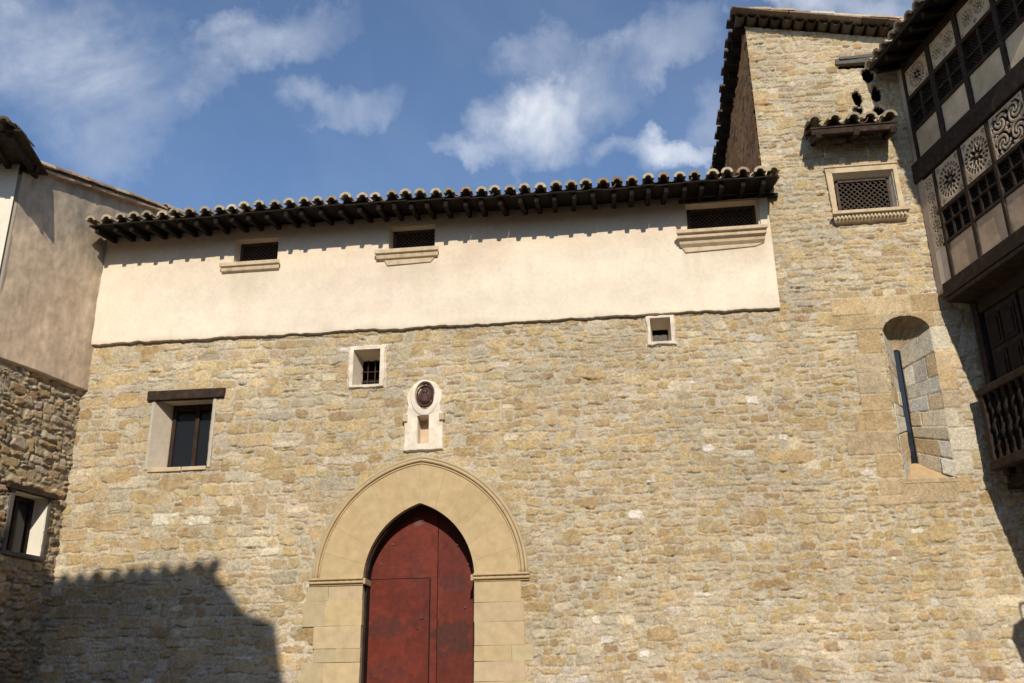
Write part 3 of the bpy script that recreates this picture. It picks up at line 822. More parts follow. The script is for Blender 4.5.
# niche over the door -------------------------------------------------------
U, V = np.meshgrid(np.linspace(-4.32, -3.34, 150), np.linspace(6.38, 7.92, 230), indexing='ij')
cx = -3.79
def niche_sdf(U, V):
    hw = np.interp(V, [6.38, 6.6, 6.98, 7.0, 7.14, 7.16, 7.2], [.40, .375, .385, .41, .41, .355, .335])
    d1 = np.abs(U - cx) - hw
    d1 = np.where(V > 7.3, 9, d1); d1 = np.maximum(d1, 6.42 - V)
    d2 = np.hypot((U - cx), (V - 7.45)) - .352
    return np.minimum(d1, d2) + .025 * (fbm(U, V, 8, 71, 3) - .5)
sdn = niche_sdf(U, V)
ell = np.hypot((U + 3.775) / .178, (V - 7.49) / .262)
rec = np.maximum(np.abs(U + 3.80) - .112, np.abs(V - 6.83) - .27)
H = .075 * sstep(-sdn / .03) - .01
H = H + .02 * sstep((1.55 - ell) / .12) - .0 * H
H = np.where(ell < 1.08, H - .075 * sstep((1.08 - ell) / .1), H)
H = H - .30 * sstep(-rec / .012)
cap = np.minimum(np.abs(U - cx - .355), np.abs(U - cx + .355))
H = H + .045 * sstep((.06 - cap) / .02) * sstep((.085 - np.abs(V - 7.06)) / .02)
H = H + .010 * (fbm(U, V, 11, 72, 3) - .5)
n1 = fbm(U, V, 4, 73, 4)
C = np.array((.76, .66, .54)) * (1 + .2 * (n1 - .5) * 2)[..., None]
tan_ = (sstep(-rec / .01) * .8 + .9 * sstep((.06 - cap) / .02) * sstep((.085 - np.abs(V - 7.06)) / .02))[..., None].clip(0, 1)
C = C * (1 - tan_) + np.array((.52, .39, .25)) * tan_
dirt = sstep((fbm(U, V, 3, 74, 4) - .55) / .12)[..., None] * .35
C = C * (1 - dirt) + np.array((.55, .43, .29)) * dirt
nich = relief('niche', M_ASHLAR, main_b, FM, U, V, H, C, lambda u, v: niche_sdf(u, v) < .012)
nich['label'] = 'white arched niche above the door point with a dark oval relief'
U, V = np.meshgrid(np.linspace(-.19, .19, 70), np.linspace(-.28, .28, 100), indexing='ij')
ell = np.hypot(U / .168, V / .25)
H = .045 * np.sqrt(np.maximum(0, 1 - (ell * .9) ** 2))
H = H + .03 * sstep((.06 - np.hypot(U, V - .09)) / .03) + .035 * sstep((.10 - np.hypot(U, (V + .05) * .8)) / .05)
H = H + .02 * np.cos(np.hypot(U * 1.2, V) * 95) * sstep((ell - .55) / .2) + .008 * (fbm(U, V, 40, 75, 2) - .5)
pq = relief('oval_relief', M_BRONZE, nich, Fr((-3.775, 0, 7.49), FM.S, FM.N), U, V, H + .005, np.ones(U.shape + (3,)) * .1, lambda u, v: np.hypot(u / .168, v / .25) < 1)

# ================================================================== TOWER parts
# left flank
q = MB(); q.box(FM, 4.4, 5.62, -.5, -.3, 12.75, 14.3); q.build('hole_backs', M_VOID, tower)  # near-black backing stands in for the shade inside the holes
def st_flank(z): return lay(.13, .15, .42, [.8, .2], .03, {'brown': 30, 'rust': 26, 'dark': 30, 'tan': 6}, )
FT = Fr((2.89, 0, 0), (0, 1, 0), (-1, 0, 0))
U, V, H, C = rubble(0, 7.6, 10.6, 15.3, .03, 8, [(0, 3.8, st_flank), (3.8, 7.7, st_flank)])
relief('stone_flank', M_STONE, tower, FT, U, V, H, C * np.array((.95, .68, .48)))  # shade and reddish bounce light put into the flank's stone colours
q = MB(); q.box(FM, 2.9, 10, -7.8, -7.6, .6, 14); q.box(FM, 9.8, 10, -7.6, -.5, .6, 13.6); q.build('rear_wall', M_CREAM, tower)
# roof: single slope, high on the left, running down to the right
slp = math.atan(.212)
dn = np.array((math.cos(slp), 0, -math.sin(slp)))
def roof_z(x): return 15.36 - .212 * (x - 2.89)
q = MB()
tile_field(q, (8.9, -.22, roof_z(8.9) + .07), (0, 1, 0), dn, 8.0, 5.99, 33, sp=.27, r=.11)
tr = q.build('roof', M_TILE, tower)
q = MB(); k = 0
y = -.20
while y < 7.6:            # ragged boards
    wd = rng.uniform(.14, .24); x0 = 2.62 + rng.uniform(-.05, .05)
    vs = [np.array((x, yy, roof_z(x) + dz)) for dz in (0, .035) for x, yy in ((x0, y), (8.9, y), (8.9, y + wd - .008), (x0, y + wd - .008))]
    q.add(vs, [(0, 1, 2, 3), (4, 5, 6, 7), (0, 1, 5, 4), (1, 2, 6, 5), (2, 3, 7, 6), (3, 0, 4, 7)]); y += wd
q.build('roof_boards', M_BLACKWOOD, tr)
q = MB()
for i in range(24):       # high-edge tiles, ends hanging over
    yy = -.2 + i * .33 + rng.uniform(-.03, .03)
    barrel(q, np.array((2.58 + rng.uniform(-.06, .03), yy, roof_z(2.58) + .035)), np.array((0, 1.0, 0)), np.array((-1.0, 0, .2)) / 1.02, np.array((.2, 0, 1.0)) / 1.02, .13, .12, .5, .02, True, tuple(np.array(tile_cols(rng)) * .28))  # colours darkened so the sunlit edge reads as a shaded silhouette
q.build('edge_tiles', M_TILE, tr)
raf = None; y = .12
while y < 7.4:
    loc = np.array((2.68, y, roof_z(2.68) - .085))
    if raf is None:
        q = MB(); q.bar(loc, loc + dn * .9, .11, .13); raf = finish('rafter', q.v, q.f, M_BLACKWOOD, tr, origin=loc, bevel=.012)
    else:
        c = raf.copy(); COL.objects.link(c); c.parent = tr; c.location = Vector(loc - ORG[tr.name]); c.rotation_euler = (0, rng.normal(0, .03), rng.normal(0, .05))
    y += rng.uniform(.5, .62)
# cornice of tiles along the front
q = MB(); x = 2.78
while x < 6.6:
    barrel(q, np.array((x, -.25 + rng.uniform(-.03, .02), roof_z(x) + .02)), dn, np.array((0, -1.0, 0)), np.array((math.sin(slp), 0, math.cos(slp))), .10, .10, .42, .02, False, tuple(np.array(tile_cols(rng)) * .22)); x += .235  # tile colours darkened to paint in the shade of the slabs above
q.build('cornice_tiles', M_TILE, tr)
q = MB(); x = 2.60
while x < 6.5:
    ln = rng.uniform(.35, .8); q.bar((x, -.20 + rng.uniform(-.03, .03), roof_z(x) + .045 + rng.uniform(-.01, .012)), (x + ln - .01, -.20, roof_z(x + ln) + .045 + rng.uniform(-.01, .012)), .46, .035, col=tuple(np.array((.24, .19, .14)) * rng.uniform(.5, 1.3))); x += ln
for i in range(7):
    xx = 2.66 + i * .5 + rng.uniform(0, .3); q.bar((xx, -.05, roof_z(xx) + .09), (xx + .38, -.05, roof_z(xx + .38) + .085), .3, .05, col=tuple(np.array((.26, .20, .14)) * rng.uniform(.5, 1.2)))
q.build('verge_slabs', M_TILE, tr, bevel=.01)

# tower window
mb, B = plain_window(tower, FM, 4.18, 5.33, 10.70, 11.60, .20, .05, (.07, .08, .10, .02))
w = mb.build('window', M_CREAM, tower, fix=False); w['label'] = 'latticed window in a moulded stone frame with dentil sill'
q = MB()
q.prism(FM, [(4.06, 11.71), (5.40, 11.71), (5.325, 11.595), (4.185, 11.595)], .0, .06); q.prism(FM, [(4.06, 11.71), (4.185, 11.595), (4.185, 10.69), (4.10, 10.69)], .0, .06); q.prism(FM, [(5.40, 11.71), (5.43, 10.69), (5.325, 10.69), (5.325, 11.595)], .0, .06)
q.profile(FM, [(.05, 11.745), (.085, 11.745), (.085, 11.715), (.05, 11.70)], 4.04, 5.42)
q.build('surround', M_SILL, w, bevel=.008)
s = MB(); s.profile(FM, [(.0, 10.70), (.21, 10.70), (.21, 10.635), (.15, 10.62), (.13, 10.55), (.09, 10.51), (.0, 10.49)], 4.05, 5.48, inset=.08)
for k in range(19): s.box(FM, 4.14 + k * .068, 4.14 + k * .068 + .036, .1, .165, 10.555, 10.612)
s.build('sill', M_SILL, w, bevel=.004)
l = MB(); lattice(l, FM, B[0][0], B[1][0], B[0][1], B[2][1], -.14, .075, .017)
for (s0, s1, z0, z1) in ((B[0][0], B[0][0] + .05, B[0][1], B[2][1]), (B[1][0] - .04, B[1][0], B[0][1], B[2][1]), (B[0][0], B[1][0], B[2][1] - .035, B[2][1])): l.box(FM, s0, s1, -.17, -.1, z0, z1)
l.build('lattice', M_LATT, w)
v = MB(); v.box(FM, 4.1, 5.4, -.5, -.36, 10.6, 11.7); v.build('dark_interior', M_VOID, w)

# little tiled canopy above it
hs_ = R(20); hdn = np.array((0, -math.cos(hs_), -math.sin(hs_)))
q = MB(); tile_field(q, (3.90, -.62, 12.36), (1, 0, 0), hdn, 1.36, .55, 51, sp=.30, step=.36, r=.125)
cp = q.build('canopy', M_TILE, tower); cp['label'] = 'small tiled canopy over the latticed tower window'
q = MB()
for (s0, s1) in ((3.78, 4.2), (4.21, 4.62), (4.63, 5.02), (5.03, 5.40)):
    vs = [np.array((s, o, z + dz)) for dz in (0, .03) for s, o, z in ((s0, -.60, 12.29), (s1, -.60, 12.29), (s1, .0, 12.29 + .6 * math.tan(hs_)), (s0, .0, 12.29 + .6 * math.tan(hs_)))]
    q.add(vs, [(0, 1, 2, 3), (4, 5, 6, 7), (0, 1, 5, 4), (1, 2, 6, 5), (2, 3, 7, 6), (3, 0, 4, 7)])
q.box(FM, 3.8, 5.38, .50, .58, 12.17, 12.285)
q.build('boards', M_WOODR, cp)
for s in (3.92, 4.62, 5.30):
    q = MB(); q.bar(FM(s, -.02, 12.36), FM(s, .60, 12.15), .11, .13); q.build('bracket', M_WOODR, cp, bevel=.012)
# weathered beam end let into the wall
q = MB(); q.box(FM, 4.58, 5.45, -.05, .07, 14.10, 14.24, jit=.018, rng=rng); q.box(FM, 4.66, 5.38, .03, .09, 14.2, 14.27, jit=.012, rng=rng); q.build('wall_beam', M_WEATHER, tower, bevel=.01)

# slit window: splayed reveal of dressed stone, glass slit, half dome and sloping sill
def splay_face(name, pts, seed, par, pal):
    """bilinear stone patch between four 3-D corners (bl, br, tr, tl)"""
    bl, br, tr_, tl = [np.array(p, float) for p in pts]
    w_, h_ = np.linalg.norm(br - bl), np.linalg.norm(tl - bl)
    rs = np.random.RandomState(seed); blocks = []; z = 0
    while z < h_:
        ch = rs.uniform(.2, .36); x = 0
        if h_ - z - ch < .12: ch = h_ - z
        sp_ = [0, w_] if rs.rand() < .25 else [0, w_ * rs.uniform(.2, .35), w_ * rs.uniform(.5, .75), w_] if rs.rand() < .3 else [0, w_ * rs.uniform(.3, .68), w_]
        for a, b_ in zip(sp_[:-1], sp_[1:]):
            cc = np.array(pal[rs.randint(len(pal))]) * rs.uniform(.85, 1.1); blocks.append((a + rs.normal(0, .006), b_ + rs.normal(0, .008), z + rs.normal(0, .006), z + ch + rs.normal(0, .006), tuple(cc), .016 * rs.uniform(.4, 1.6)))
        z += ch
    U, V, H, C = rubble(0, w_, 0, h_, .012, seed, [], ashlar=blocks, hk=.5)
    n = np.cross(br - bl, tl - bl); n /= np.linalg.norm(n)
    if n[1] > 0: n = -n
    a = (U / w_)[..., None]; b2 = (V / h_)[..., None]
    pos = (bl * (1 - a) + br * a) * (1 - b2) + (tl * (1 - a) + tr_ * a) * b2 + n * H[..., None] 
    nu_, nv_ = U.shape; idx = np.arange(nu_ * nv_).reshape(nu_, nv_)
    qd = np.stack([idx[:-1, :-1], idx[1:, :-1], idx[1:, 1:], idx[:-1, 1:]], -1).reshape(-1, 4)
    return finish(name, pos.reshape(-1, 3), qd, M_STONE, par, smooth=True, pointcols=C.reshape(-1, 3))
D_ = .48; g0, g1 = 4.925, 5.045
PALS = [(.50, .39, .25), (.55, .46, .33), (.47, .43, .36), (.64, .58, .48), (.45, .33, .19), (.54, .48, .37), (.46, .44, .40)]
sw = MB(); sw.box(FM, g0 - .01, g1 + .01, -D_ - .03, -D_ - .015, 5.9, 8.06); slit = sw.build('slit_window', M_GLASS, tower); slit['label'] = 'tall slit window in a stone splay with half domed head'
fw_ = MB(); fw_.box(FM, g1 - .012, g1 + .006, -D_ - .015, -D_ + .02, 5.92, 8.05); fw_.box(FM, g0 - .006, g0 + .01, -D_ - .015, -D_ + .01, 5.92, 8.05); fw_.build('slit_frame', M_IRON, slit)
splay_face('splay', [FM(g1, -D_, 5.88), FM(SL_X1 + .012, .012, 5.52), FM(SL_X1 + .012, .012, 8.30), FM(g1, -D_, 8.06)], 81, slit, PALS)
splay_face('splay', [FM(SL_X0 - .012, .012, 5.52), FM(g0, -D_, 5.88), FM(g0, -D_, 8.06), FM(SL_X0 - .012, .012, 8.30)], 82, slit, PALS)
q = MB(); q.add([FM(SL_X0 - .06, .018, 5.47), FM(SL_X1 + .05, .018, 5.47), FM(g1 + .01, -D_, 5.93), FM(g0 - .01, -D_, 5.93)], [(0, 1, 2, 3)], (.47, .33, .18)); q.build('sloping_sill', M_ASHLAR, slit)
# half dome
cxs, hw = (SL_X0 + SL_X1) / 2, (SL_X1 - SL_X0) / 2 + .012
n_a, n_b = 40, 24
AU, BV = np.meshgrid(np.linspace(0, math.pi, n_a), np.linspace(0, 1, n_b), indexing='ij')
ex = cxs + np.cos(AU) * hw; ez = 8.28 + np.sin(AU) * .30
ix = 4.985 + np.cos(AU) * .07; iz = 8.03 + np.sin(AU) * .06
curve = np.sin(BV * math.pi / 2)
t = BV
X = ex * (1 - t ** 1.3) + ix * t ** 1.3; Zz = ez * (1 - t ** 2.0) + iz * t ** 2.0; Yy = -.012 + curve * (D_ + .015)
rough = (fbm(AU * 3, BV * 3, 2.5, 83, 4) - .5) * .05 * np.sin(BV * math.pi)
pos = np.stack([X, Yy + rough, Zz + rough * .5], -1)
idx = np.arange(n_a * n_b).reshape(n_a, n_b); qd = np.stack([idx[:-1, :-1], idx[1:, :-1], idx[1:, 1:], idx[:-1, 1:]], -1).reshape(-1, 4)
cc = np.array((.43, .33, .21)) * (1 + .5 * (fbm(AU * 3, BV * 3, 2, 84, 4) - .5) * 2)[..., None]
finish('half_dome', pos.reshape(-1, 3), qd, M_STONE, slit, smooth=True, pointcols=np.clip(cc, .02, .8).reshape(-1, 3))

# ================================================================== LEFT HOUSE
left = thing('side_house', (-11.2, -1.2, .95), 'grey plastered house over dark rubble stone at the left edge of the photo', 'house')
def st_rough(z): return lay(.17, .13, .36, [.6, .35, .05], .05, {'brown': 22, 'tan': 24, 'grey': 22, 'ochre': 14, 'pale': 10, 'dark': 8})
U, V, H, C = rubble(-.1, 2.36, .5, 8.02, .016, 15, [(-.1, 1.2, st_rough), (1.2, 2.5, st_rough)], mortar=(.37, .31, .22), hk=.9, gapk=1.1, edge=.03, smear=.1)
LW = (.42, 1.22, 4.66, 5.74)
relief('stone_wall', M_STONE, left, FL, U, V, H, C * np.array((.88, .86, .86)), lambda u, v: ~((u > LW[0]) & (u < LW[1]) & (v > LW[2]) & (v < LW[3])))
nu, nv = 150, 130
U, T = np.meshgrid(np.linspace(-4.6, 2.33, 260), np.linspace(0, 1, 190), indexing='ij')
top = 12.33 - .24 * U + .0
V = 7.95 + T * (top - 7.95)
H = .10 + .07 * (fbm(U, V, 1.1, 95, 5) - .5) + .022 * (fbm(U, V, 4, 96, 3) - .5)
H[:, 0] = .0
n1 = fbm(U, V, .7, 97, 5); n2 = fbm(U, V, 2.5, 98, 5)
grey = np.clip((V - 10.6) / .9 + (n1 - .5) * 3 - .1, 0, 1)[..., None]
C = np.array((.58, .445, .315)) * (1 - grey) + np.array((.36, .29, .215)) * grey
st_ = np.clip((n2 - .53) * 5, 0, 1)[..., None] * .35
C = C * (1 - st_) + np.array((.30, .26, .20)) * st_
C = C * (1 + .22 * (fbm(U, V, 5, 99, 4) - .5) * 2)[..., None] * (1 + .2 * (fbm(U * 2.2, V * .6, 2.0, 100, 5) - .5) * 2)[..., None] * (1 + .2 * (fbm(U * 3, V * .8, 6.0, 107, 4) - .5) * 2)[..., None]
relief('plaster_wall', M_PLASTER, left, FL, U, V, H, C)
# window in the stone
mb, B = plain_window(left, FL, .42, 1.22, 4.66, 5.74, .38, .05, (.03, .03, .0, .0))
w = mb.build('window', M_WHITE, left, fix=False)
q = MB(); q.box(FL, .36, .425, .0, .06, 4.62, 5.74, jit=.01, rng=rng); q.box(FL, 1.215, 1.30, .0, .06, 4.62, 5.74, jit=.01, rng=rng); q.box(FL, .36, 1.30, .0, .062, 4.58, 4.665, jit=.008, rng=rng)
q.build('surround', M_WEATHER, w, bevel=.012)
q = MB(); q.box(FL, .28, 1.42, -.05, .11, 5.73, 5.83, jit=.012, rng=rng); q.build('lintel', M_WOODR, w, bevel=.012)
q = MB(); q.box(FL, .45, .52, -.36, -.29, 4.68, 5.72); q.box(FL, 1.12, 1.19, -.36, -.29, 4.68, 5.72); q.box(FL, .80, .86, -.36, -.29, 4.68, 5.72); q.box(FL, .52, 1.12, -.36, -.3, 5.64, 5.73); q.box(FL, .52, 1.12, -.36, -.3, 4.68, 4.74); q.build('frame', M_FRAME, w)
q = MB(); q.box(FL, .5, 1.14, -.34, -.33, 4.7, 5.68); q.build('pane', M_GLASS, w)
# white front of the same house, turning the corner
cor = FL(2.33, .0, 0)
FW = Fr((cor[0], cor[1], 0), (-.97, -.243, 0), (.243, -.97, 0))
U, V = np.meshgrid(np.linspace(-.02, 7, 60), np.linspace(.5, 12.15, 80), indexing='ij')
H = .10 + .02 * (fbm(U, V, .8, 101, 4) - .5)
C = np.array((.76, .68, .56)) * (1 + .12 * (fbm(U, V, 1.0, 102, 4) - .5) * 2)[..., None]
relief('white_front', M_PLASTER, left, FW, U, V, H, C)
q = MB(); q.box(FL, 1.8, 2.318, -.5, .004, .4, 8.0, (.33, .28, .2)); q.box(FW, -.012, .6, -.5, .07, .4, 8.0, (.6, .53, .42)); q.build('corner_core', M_ASHLAR, left)
q = MB(); q.box(FL, 2.3, 2.345, -.05, .103, 7.95, 11.6, (.36, .30, .24)); q.build('corner_bead', M_PLASTER, left)
# roof of the house: verge above the grey wall, rising away from the square
ldown = np.array((FL.S[0], FL.S[1], 0)) * math.cos(R(13.5)) + np.array((0, 0, -math.sin(R(13.5))))
lal = np.array((-FL.N[0], -FL.N[1], 0))
e0 = FL(2.1, .16, 12.33 - .24 * 2.1 + .0)
q = MB(); tile_field(q, e0, lal, ldown, 3.6, 6.6, 61, sp=.29, r=.11)
lr = q.build('roof', M_TILE, left)
q = MB()
for i in range(22):      # verge course
    t = 2.0 - i * .31; p = FL(t, .11, 12.33 - .24 * t + .0)
    q.bar(p, p - ldown * .30, .24, .05, col=tuple(np.array((.46, .33, .23)) * rng.uniform(.75, 1.1)))
q.build('verge_slabs', M_TILE, lr)
# deep eave of the white front
P0 = np.array((-11.02, -2.16, 11.70)); ed = np.array((.24, -.97, 0)); ed /= np.linalg.norm(ed)
ew = np.array((-.97, -.24, 0)); ew /= np.linalg.norm(ew)
q = MB()
for i in range(9):
    ln = 1.30 + rng.uniform(-.10, .12); p = P0 + ew * (i * .30) + np.array((0, 0, .10)); q.bar(p - ed * .25, p + ed * ln, .285, .035)
eb = q.build('eave_boards', M_WOODR, lr)
raf = None
for i in range(7):
    loc = P0 + ew * (.06 + i * .40) + np.array((0, 0, .03))
    if raf is None:
        q = MB(); q.bar(loc - ed * .2, loc + ed * 1.22, .10, .12); raf = finish('rafter', q.v, q.f, M_WOOD, lr, origin=loc, bevel=.012)
    else:
        c = raf.copy(); COL.objects.link(c); c.parent = lr; c.location = Vector(loc - ORG[lr.name]); c.rotation_euler = (0, 0, rng.normal(0, .03))
q = MB(); dn_e = ed * math.cos(R(12)) + np.array((0, 0, -math.sin(R(12))))
tile_field(q, P0 + ed * 1.50 + np.array((0, 0, .06)) + ew * .10, ew, dn_e, 6.3, 1.1, 71, sp=.29, r=.11)
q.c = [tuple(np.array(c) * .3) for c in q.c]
q.build('eave_tiles', M_TILE, lr)
q = MB(); q.bar(P0 + ed * .05 + np.array((0, 0, .02)) - ew * .04, P0 + ed * .05 + ew * 3.0 + np.array((0, 0, .0)), .10, .12); q.build('wall_plate', M_WOOD, lr)

# ================================================================== RIGHT HOUSE
right = thing('timber_house', (6.6, -2, .95), 'dark timber framed house with pierced cream tracery panels and balcony at the right edge', 'house')
FRR = FRn(5.75); T1 = 6.2
TCOL = (.56, .43, .29)
# backing walls
q = MB(); q.box(FRR, .06, T1, -.30, -.10, 8.95, 14.2); bkw = q.build('wall', M_VOID, right)
q = MB(); q.box(FRR, .02, .20, -.25, .025, 8.9, 14.05); q.box(FRR, .0, .06, -.6, -.2, 8.9, 14.05); q.build('plaster_strip', noise_mat('dull_plaster', [(.3, (.36, .28, .21)), (.7, (.48, .38, .29))], 6), right, bevel=.012)
posts_t = [.20, .985, 1.875, 2.87, 3.8, 4.7, 5.6]
def timber(name, *boxes):
    q = MB()
    for bx in boxes: q.box(FRR, *bx, jit=.008, rng=rng)
    return q.build(name, M_WOODR, right, bevel=.015)
# upper storey posts, rails
for i, t in enumerate(posts_t):
    t0 = t - (.03 if i == 0 else .0); timber('post', (t0, t0 + (.07 if i == 0 else .13), -.10, .05, 11.66, 13.66))
    tt = t if i == 0 else t + .35
for t in (.50, 1.31, 2.12, 3.1, 4.0, 4.9, 5.8):
    timber('post', (t - (.0), t + .10, -.10, .045, 8.95, 11.2))
timber('beam', (-.06, T1, -.12, .07, 11.25, 11.655))
timber('beam', (.24, T1, -.1, .07, 8.76, 9.03), )
timber('beam', (.28, T1, -.75, .06, 8.66, 8.735))
timber('rail', (.2, T1, -.10, .042, 12.27, 12.345)); timber('rail', (.2, T1, -.10, .042, 12.97, 13.05)); timber('rail', (.2, T1, -.10, .06, 13.63, 13.80))
timber('rail', (.45, T1, -.10, .04, 9.70, 9.77)); timber('rail', (.45, T1, -.10, .04, 10.33, 10.41)); timber('rail', (.45, T1, -.10, .038, 10.05, 10.09)); 
def tracery(t0, t1, z0, z1, kind, seed):
    w_, h_ = t1 - t0, z1 - z0
    nu_, nv_ = max(20, int(w_ / .0085)), max(20, int(h_ / .0085))
    U, V = np.meshgrid(np.linspace(t0, t1, nu_), np.linspace(z0, z1, nv_), indexing='ij')
    mn = min(w_, h_) / 2
    x = (U - (t0 + t1) / 2) / mn; y = (V - (z0 + z1) / 2) / mn
    hole = np.zeros(U.shape, bool)
    def rosette(cx, cy, rad, npet, nst):
        r = np.hypot(x - cx, y - cy) / rad; a = np.arctan2(y - cy, x - cx)
        wob = .12 * (fbm(U, V, 14, seed + 5, 2) - .5)
        ring = (r > .74 + wob) & (r < .96) & (np.cos(a * npet + 2 * wob) > -.2)
        ph = np.mod(a * nst / (2 * math.pi) + .5, 1) - .5
        petal = (np.abs(ph) * 2 * math.pi / nst * r < .105 * np.sin(np.clip((r - .06) / .58, 0, 1) * math.pi) ** .8) & (r > .06) & (r < .64)
        ph2 = np.mod(a * nst / (2 * math.pi), 1) - .5
        pet2 = (np.abs(ph2) * 2 * math.pi / nst * r < .075 + wob * .3) & (r > .50) & (r < .68)
        return ring | petal | pet2
    def circ(cx, cy, rad):
        r = np.hypot(x - cx, y - cy) / rad; a = np.arctan2(y - cy, x - cx)
        return (r < .95) & (r > .2) & (np.cos(a * 4) > -.5) & ((r > .75) | (r < .6))
    sx, sy = w_ / 2 / mn, h_ / 2 / mn
    if kind == 0:
        hole |= rosette(0, 0, .95, 22, 8)
        for a in (-1, 1):
            for b_ in (-1, 1): hole |= circ(a * (sx - .2), b_ * (sy - .2), .17) & ~(np.hypot(x, y) < .93)
    elif kind == 1:
        e = .47
        for b_ in (-1, 1):
            hole |= rosette(b_ * min(sx - .56, .64), 0, .58, 12, 6)
        hole |= circ(0, .72, .2) | circ(0, -.72, .2)
        for a in (-1, 1):
            for b_ in (-1, 1): hole |= np.hypot(x - a * (sx - .14), y - b_ * (sy - .14)) < .08
    elif kind == 2:
        for (cx_, cy_, sg) in ((-.45, .5, 1), (.45, .5, -1), (-.45, -.5, -1), (.45, -.5, 1)):
            r = np.hypot(x - cx_, y - cy_); a = np.arctan2(y - cy_, x - cx_)
            hole |= (np.sin(sg * a * 3 + r * 26) > .15) & (r < .54) & (r > .05)
        hole |= (np.abs(x) < .09) & (np.abs(y) < .85) & (np.cos(y * 16) > -.2)
        hole |= (np.sin(x * 19) * np.sin(y * 19) > .35) & (np.abs(np.hypot(np.abs(x) - .45, np.abs(y) - .5) - .68) < .13)
        r = np.hypot(x, y); hole |= (np.abs(r - 1.05) < .06) & (np.cos(np.arctan2(y, x) * 18) > -.3)
    else:
        n = max(2, int(round(h_ / w_ )))
        for i in range(n): hole |= rosette(0, (i + .5) / n * 2 * sy - sy, .80, 8, 4)
    hole &= (np.abs(x) < sx - .07) & (np.abs(y) < sy - .07)
    H = np.where(hole, -.012, .022) + .004 * (fbm(U, V, 9, seed, 3) - .5)
    C = np.array(TCOL) * (1 + .22 * (fbm(U, V, 3, seed + 1, 4) - .5) * 2)[..., None]
    C = np.where(hole[..., None], np.array((.012, .01, .009)), C)  # openings coloured near-black for the unlit space behind them
    return relief('tracery_panel', M_ASHLAR, right, FRR, U, V, H, np.clip(C, .008, .7))
up_cells = [(.26, .96), (1.12, 1.86), (2.01, 2.86), (3.01, 3.79), (3.94, 4.69), (4.84, 5.59)]
for i, (a, b_) in enumerate(up_cells):
    tracery(a, b_, 13.07, 13.62, 0 if i == 0 else 1, 200 + i)
    # latticed light
    q = MB(); lattice(q, FRR, a, b_, 12.345, 12.97, -.05, .05, .011); m_ = (a + b_) / 2
    q.box(FRR, m_ - .03, m_ + .03, -.06, .02, 12.345, 12.97); q.box(FRR, a, b_, -.06, .01, 12.62, 12.66)
    q.build('lattice_window', M_WOODR, right)
    U, V = np.meshgrid(np.linspace(a - .012, b_ + .012, 40), np.linspace(11.655, 12.27, 36), indexing='ij')
    C = np.array((.58, .45, .295)) * (1 + .45 * (fbm(U, V, 2.5, 220 + i, 5) - .5) * 2)[..., None]
    relief('plaster_panel', M_PLASTER, right, FRR, U, V, .012 + .012 * (fbm(U, V, 4, 230 + i, 3) - .5), C)
lo_cells = [(.60, 1.31), (1.41, 2.12), (2.22, 3.1), (3.2, 4.0), (4.1, 4.9), (5.0, 5.8)]
tracery(.20, .495, 9.72, 11.2, 3, 240)
q = MB(); q.box(FRR, .20, .495, -.08, .02, 9.03, 9.72); q.build('plaster_panel', M_CREAM, right)
for i, (a, b_) in enumerate(lo_cells):
    tracery(a, b_, 10.41, 11.21, 0 if i < 2 else (2 if i % 2 == 0 else 0), 250 + i)
    q = MB(); lattice(q, FRR, a, b_, 9.77, 10.33, -.06, .055, .011)
    for k in (1, 2): s_ = a + (b_ - a) * k / 3; q.box(FRR, s_ - .022, s_ + .022, -.06, .03, 9.77, 10.05); q.box(FRR, s_ - .02, s_ + .02, -.06, .02, 10.09, 10.33)
    q.build('lattice_window', M_WOODR, right)
    U, V = np.meshgrid(np.linspace(a - .012, b_ + .012, 40), np.linspace(9.02, 9.71, 36), indexing='ij')
    C = np.array((.54, .395, .265)) * (1 + .45 * (fbm(U, V, 2.5, 270 + i, 5) - .5) * 2)[..., None]
    relief('plaster_panel', M_PLASTER, right, FRR, U, V, .012 + .012 * (fbm(U, V, 4, 280 + i, 3) - .5), C)
# eave
rdown_h = FRR.N; rs_ = R(16)
rdown = rdown_h * math.cos(rs_) + np.array((0, 0, -math.sin(rs_)))
e0 = FRR(.10, .66, 13.80)
q = MB(); tile_field(q, e0, FRR.S, rdown, T1 + .2, 4.6, 91, sp=.29, r=.12)
rr = q.build('roof', M_TILE, right)
q = MB()
for i in range(22):
    a = .04 + i * .29; p0 = FRR(a, .62 + rng.uniform(-.02, .02), 13.755); p1 = p0 - rdown * 1.0; e = FRR.S * .283; z_ = np.array((0, 0, .03))
    q.add([p0, p0 + e, p1 + e, p1, p0 + z_, p0 + e + z_, p1 + e + z_, p1 + z_], [(0, 1, 2, 3), (4, 5, 6, 7), (0, 1, 5, 4), (1, 2, 6, 5), (2, 3, 7, 6), (3, 0, 4, 7)])
q.bar(FRR(.04, .63, 13.775), FRR(T1, .63, 13.775), .03, .07)
q.build('eave_boards', M_WOOD, rr)
raf = None
for i in range(15):
    loc = FRR(.15 + i * .42 + rng.uniform(-.03, .03), .57, 13.70)
    if raf is None:
        q = MB(); q.bar(loc, loc - rdown * .8, .09, .11); raf = finish('rafter', q.v, q.f, M_WOOD, rr, origin=loc, bevel=.01)
    else:
        c = raf.copy(); COL.objects.link(c); c.parent = rr; c.location = Vector(loc - ORG[rr.name]); c.rotation_euler = (0, 0, rng.normal(0, .03))
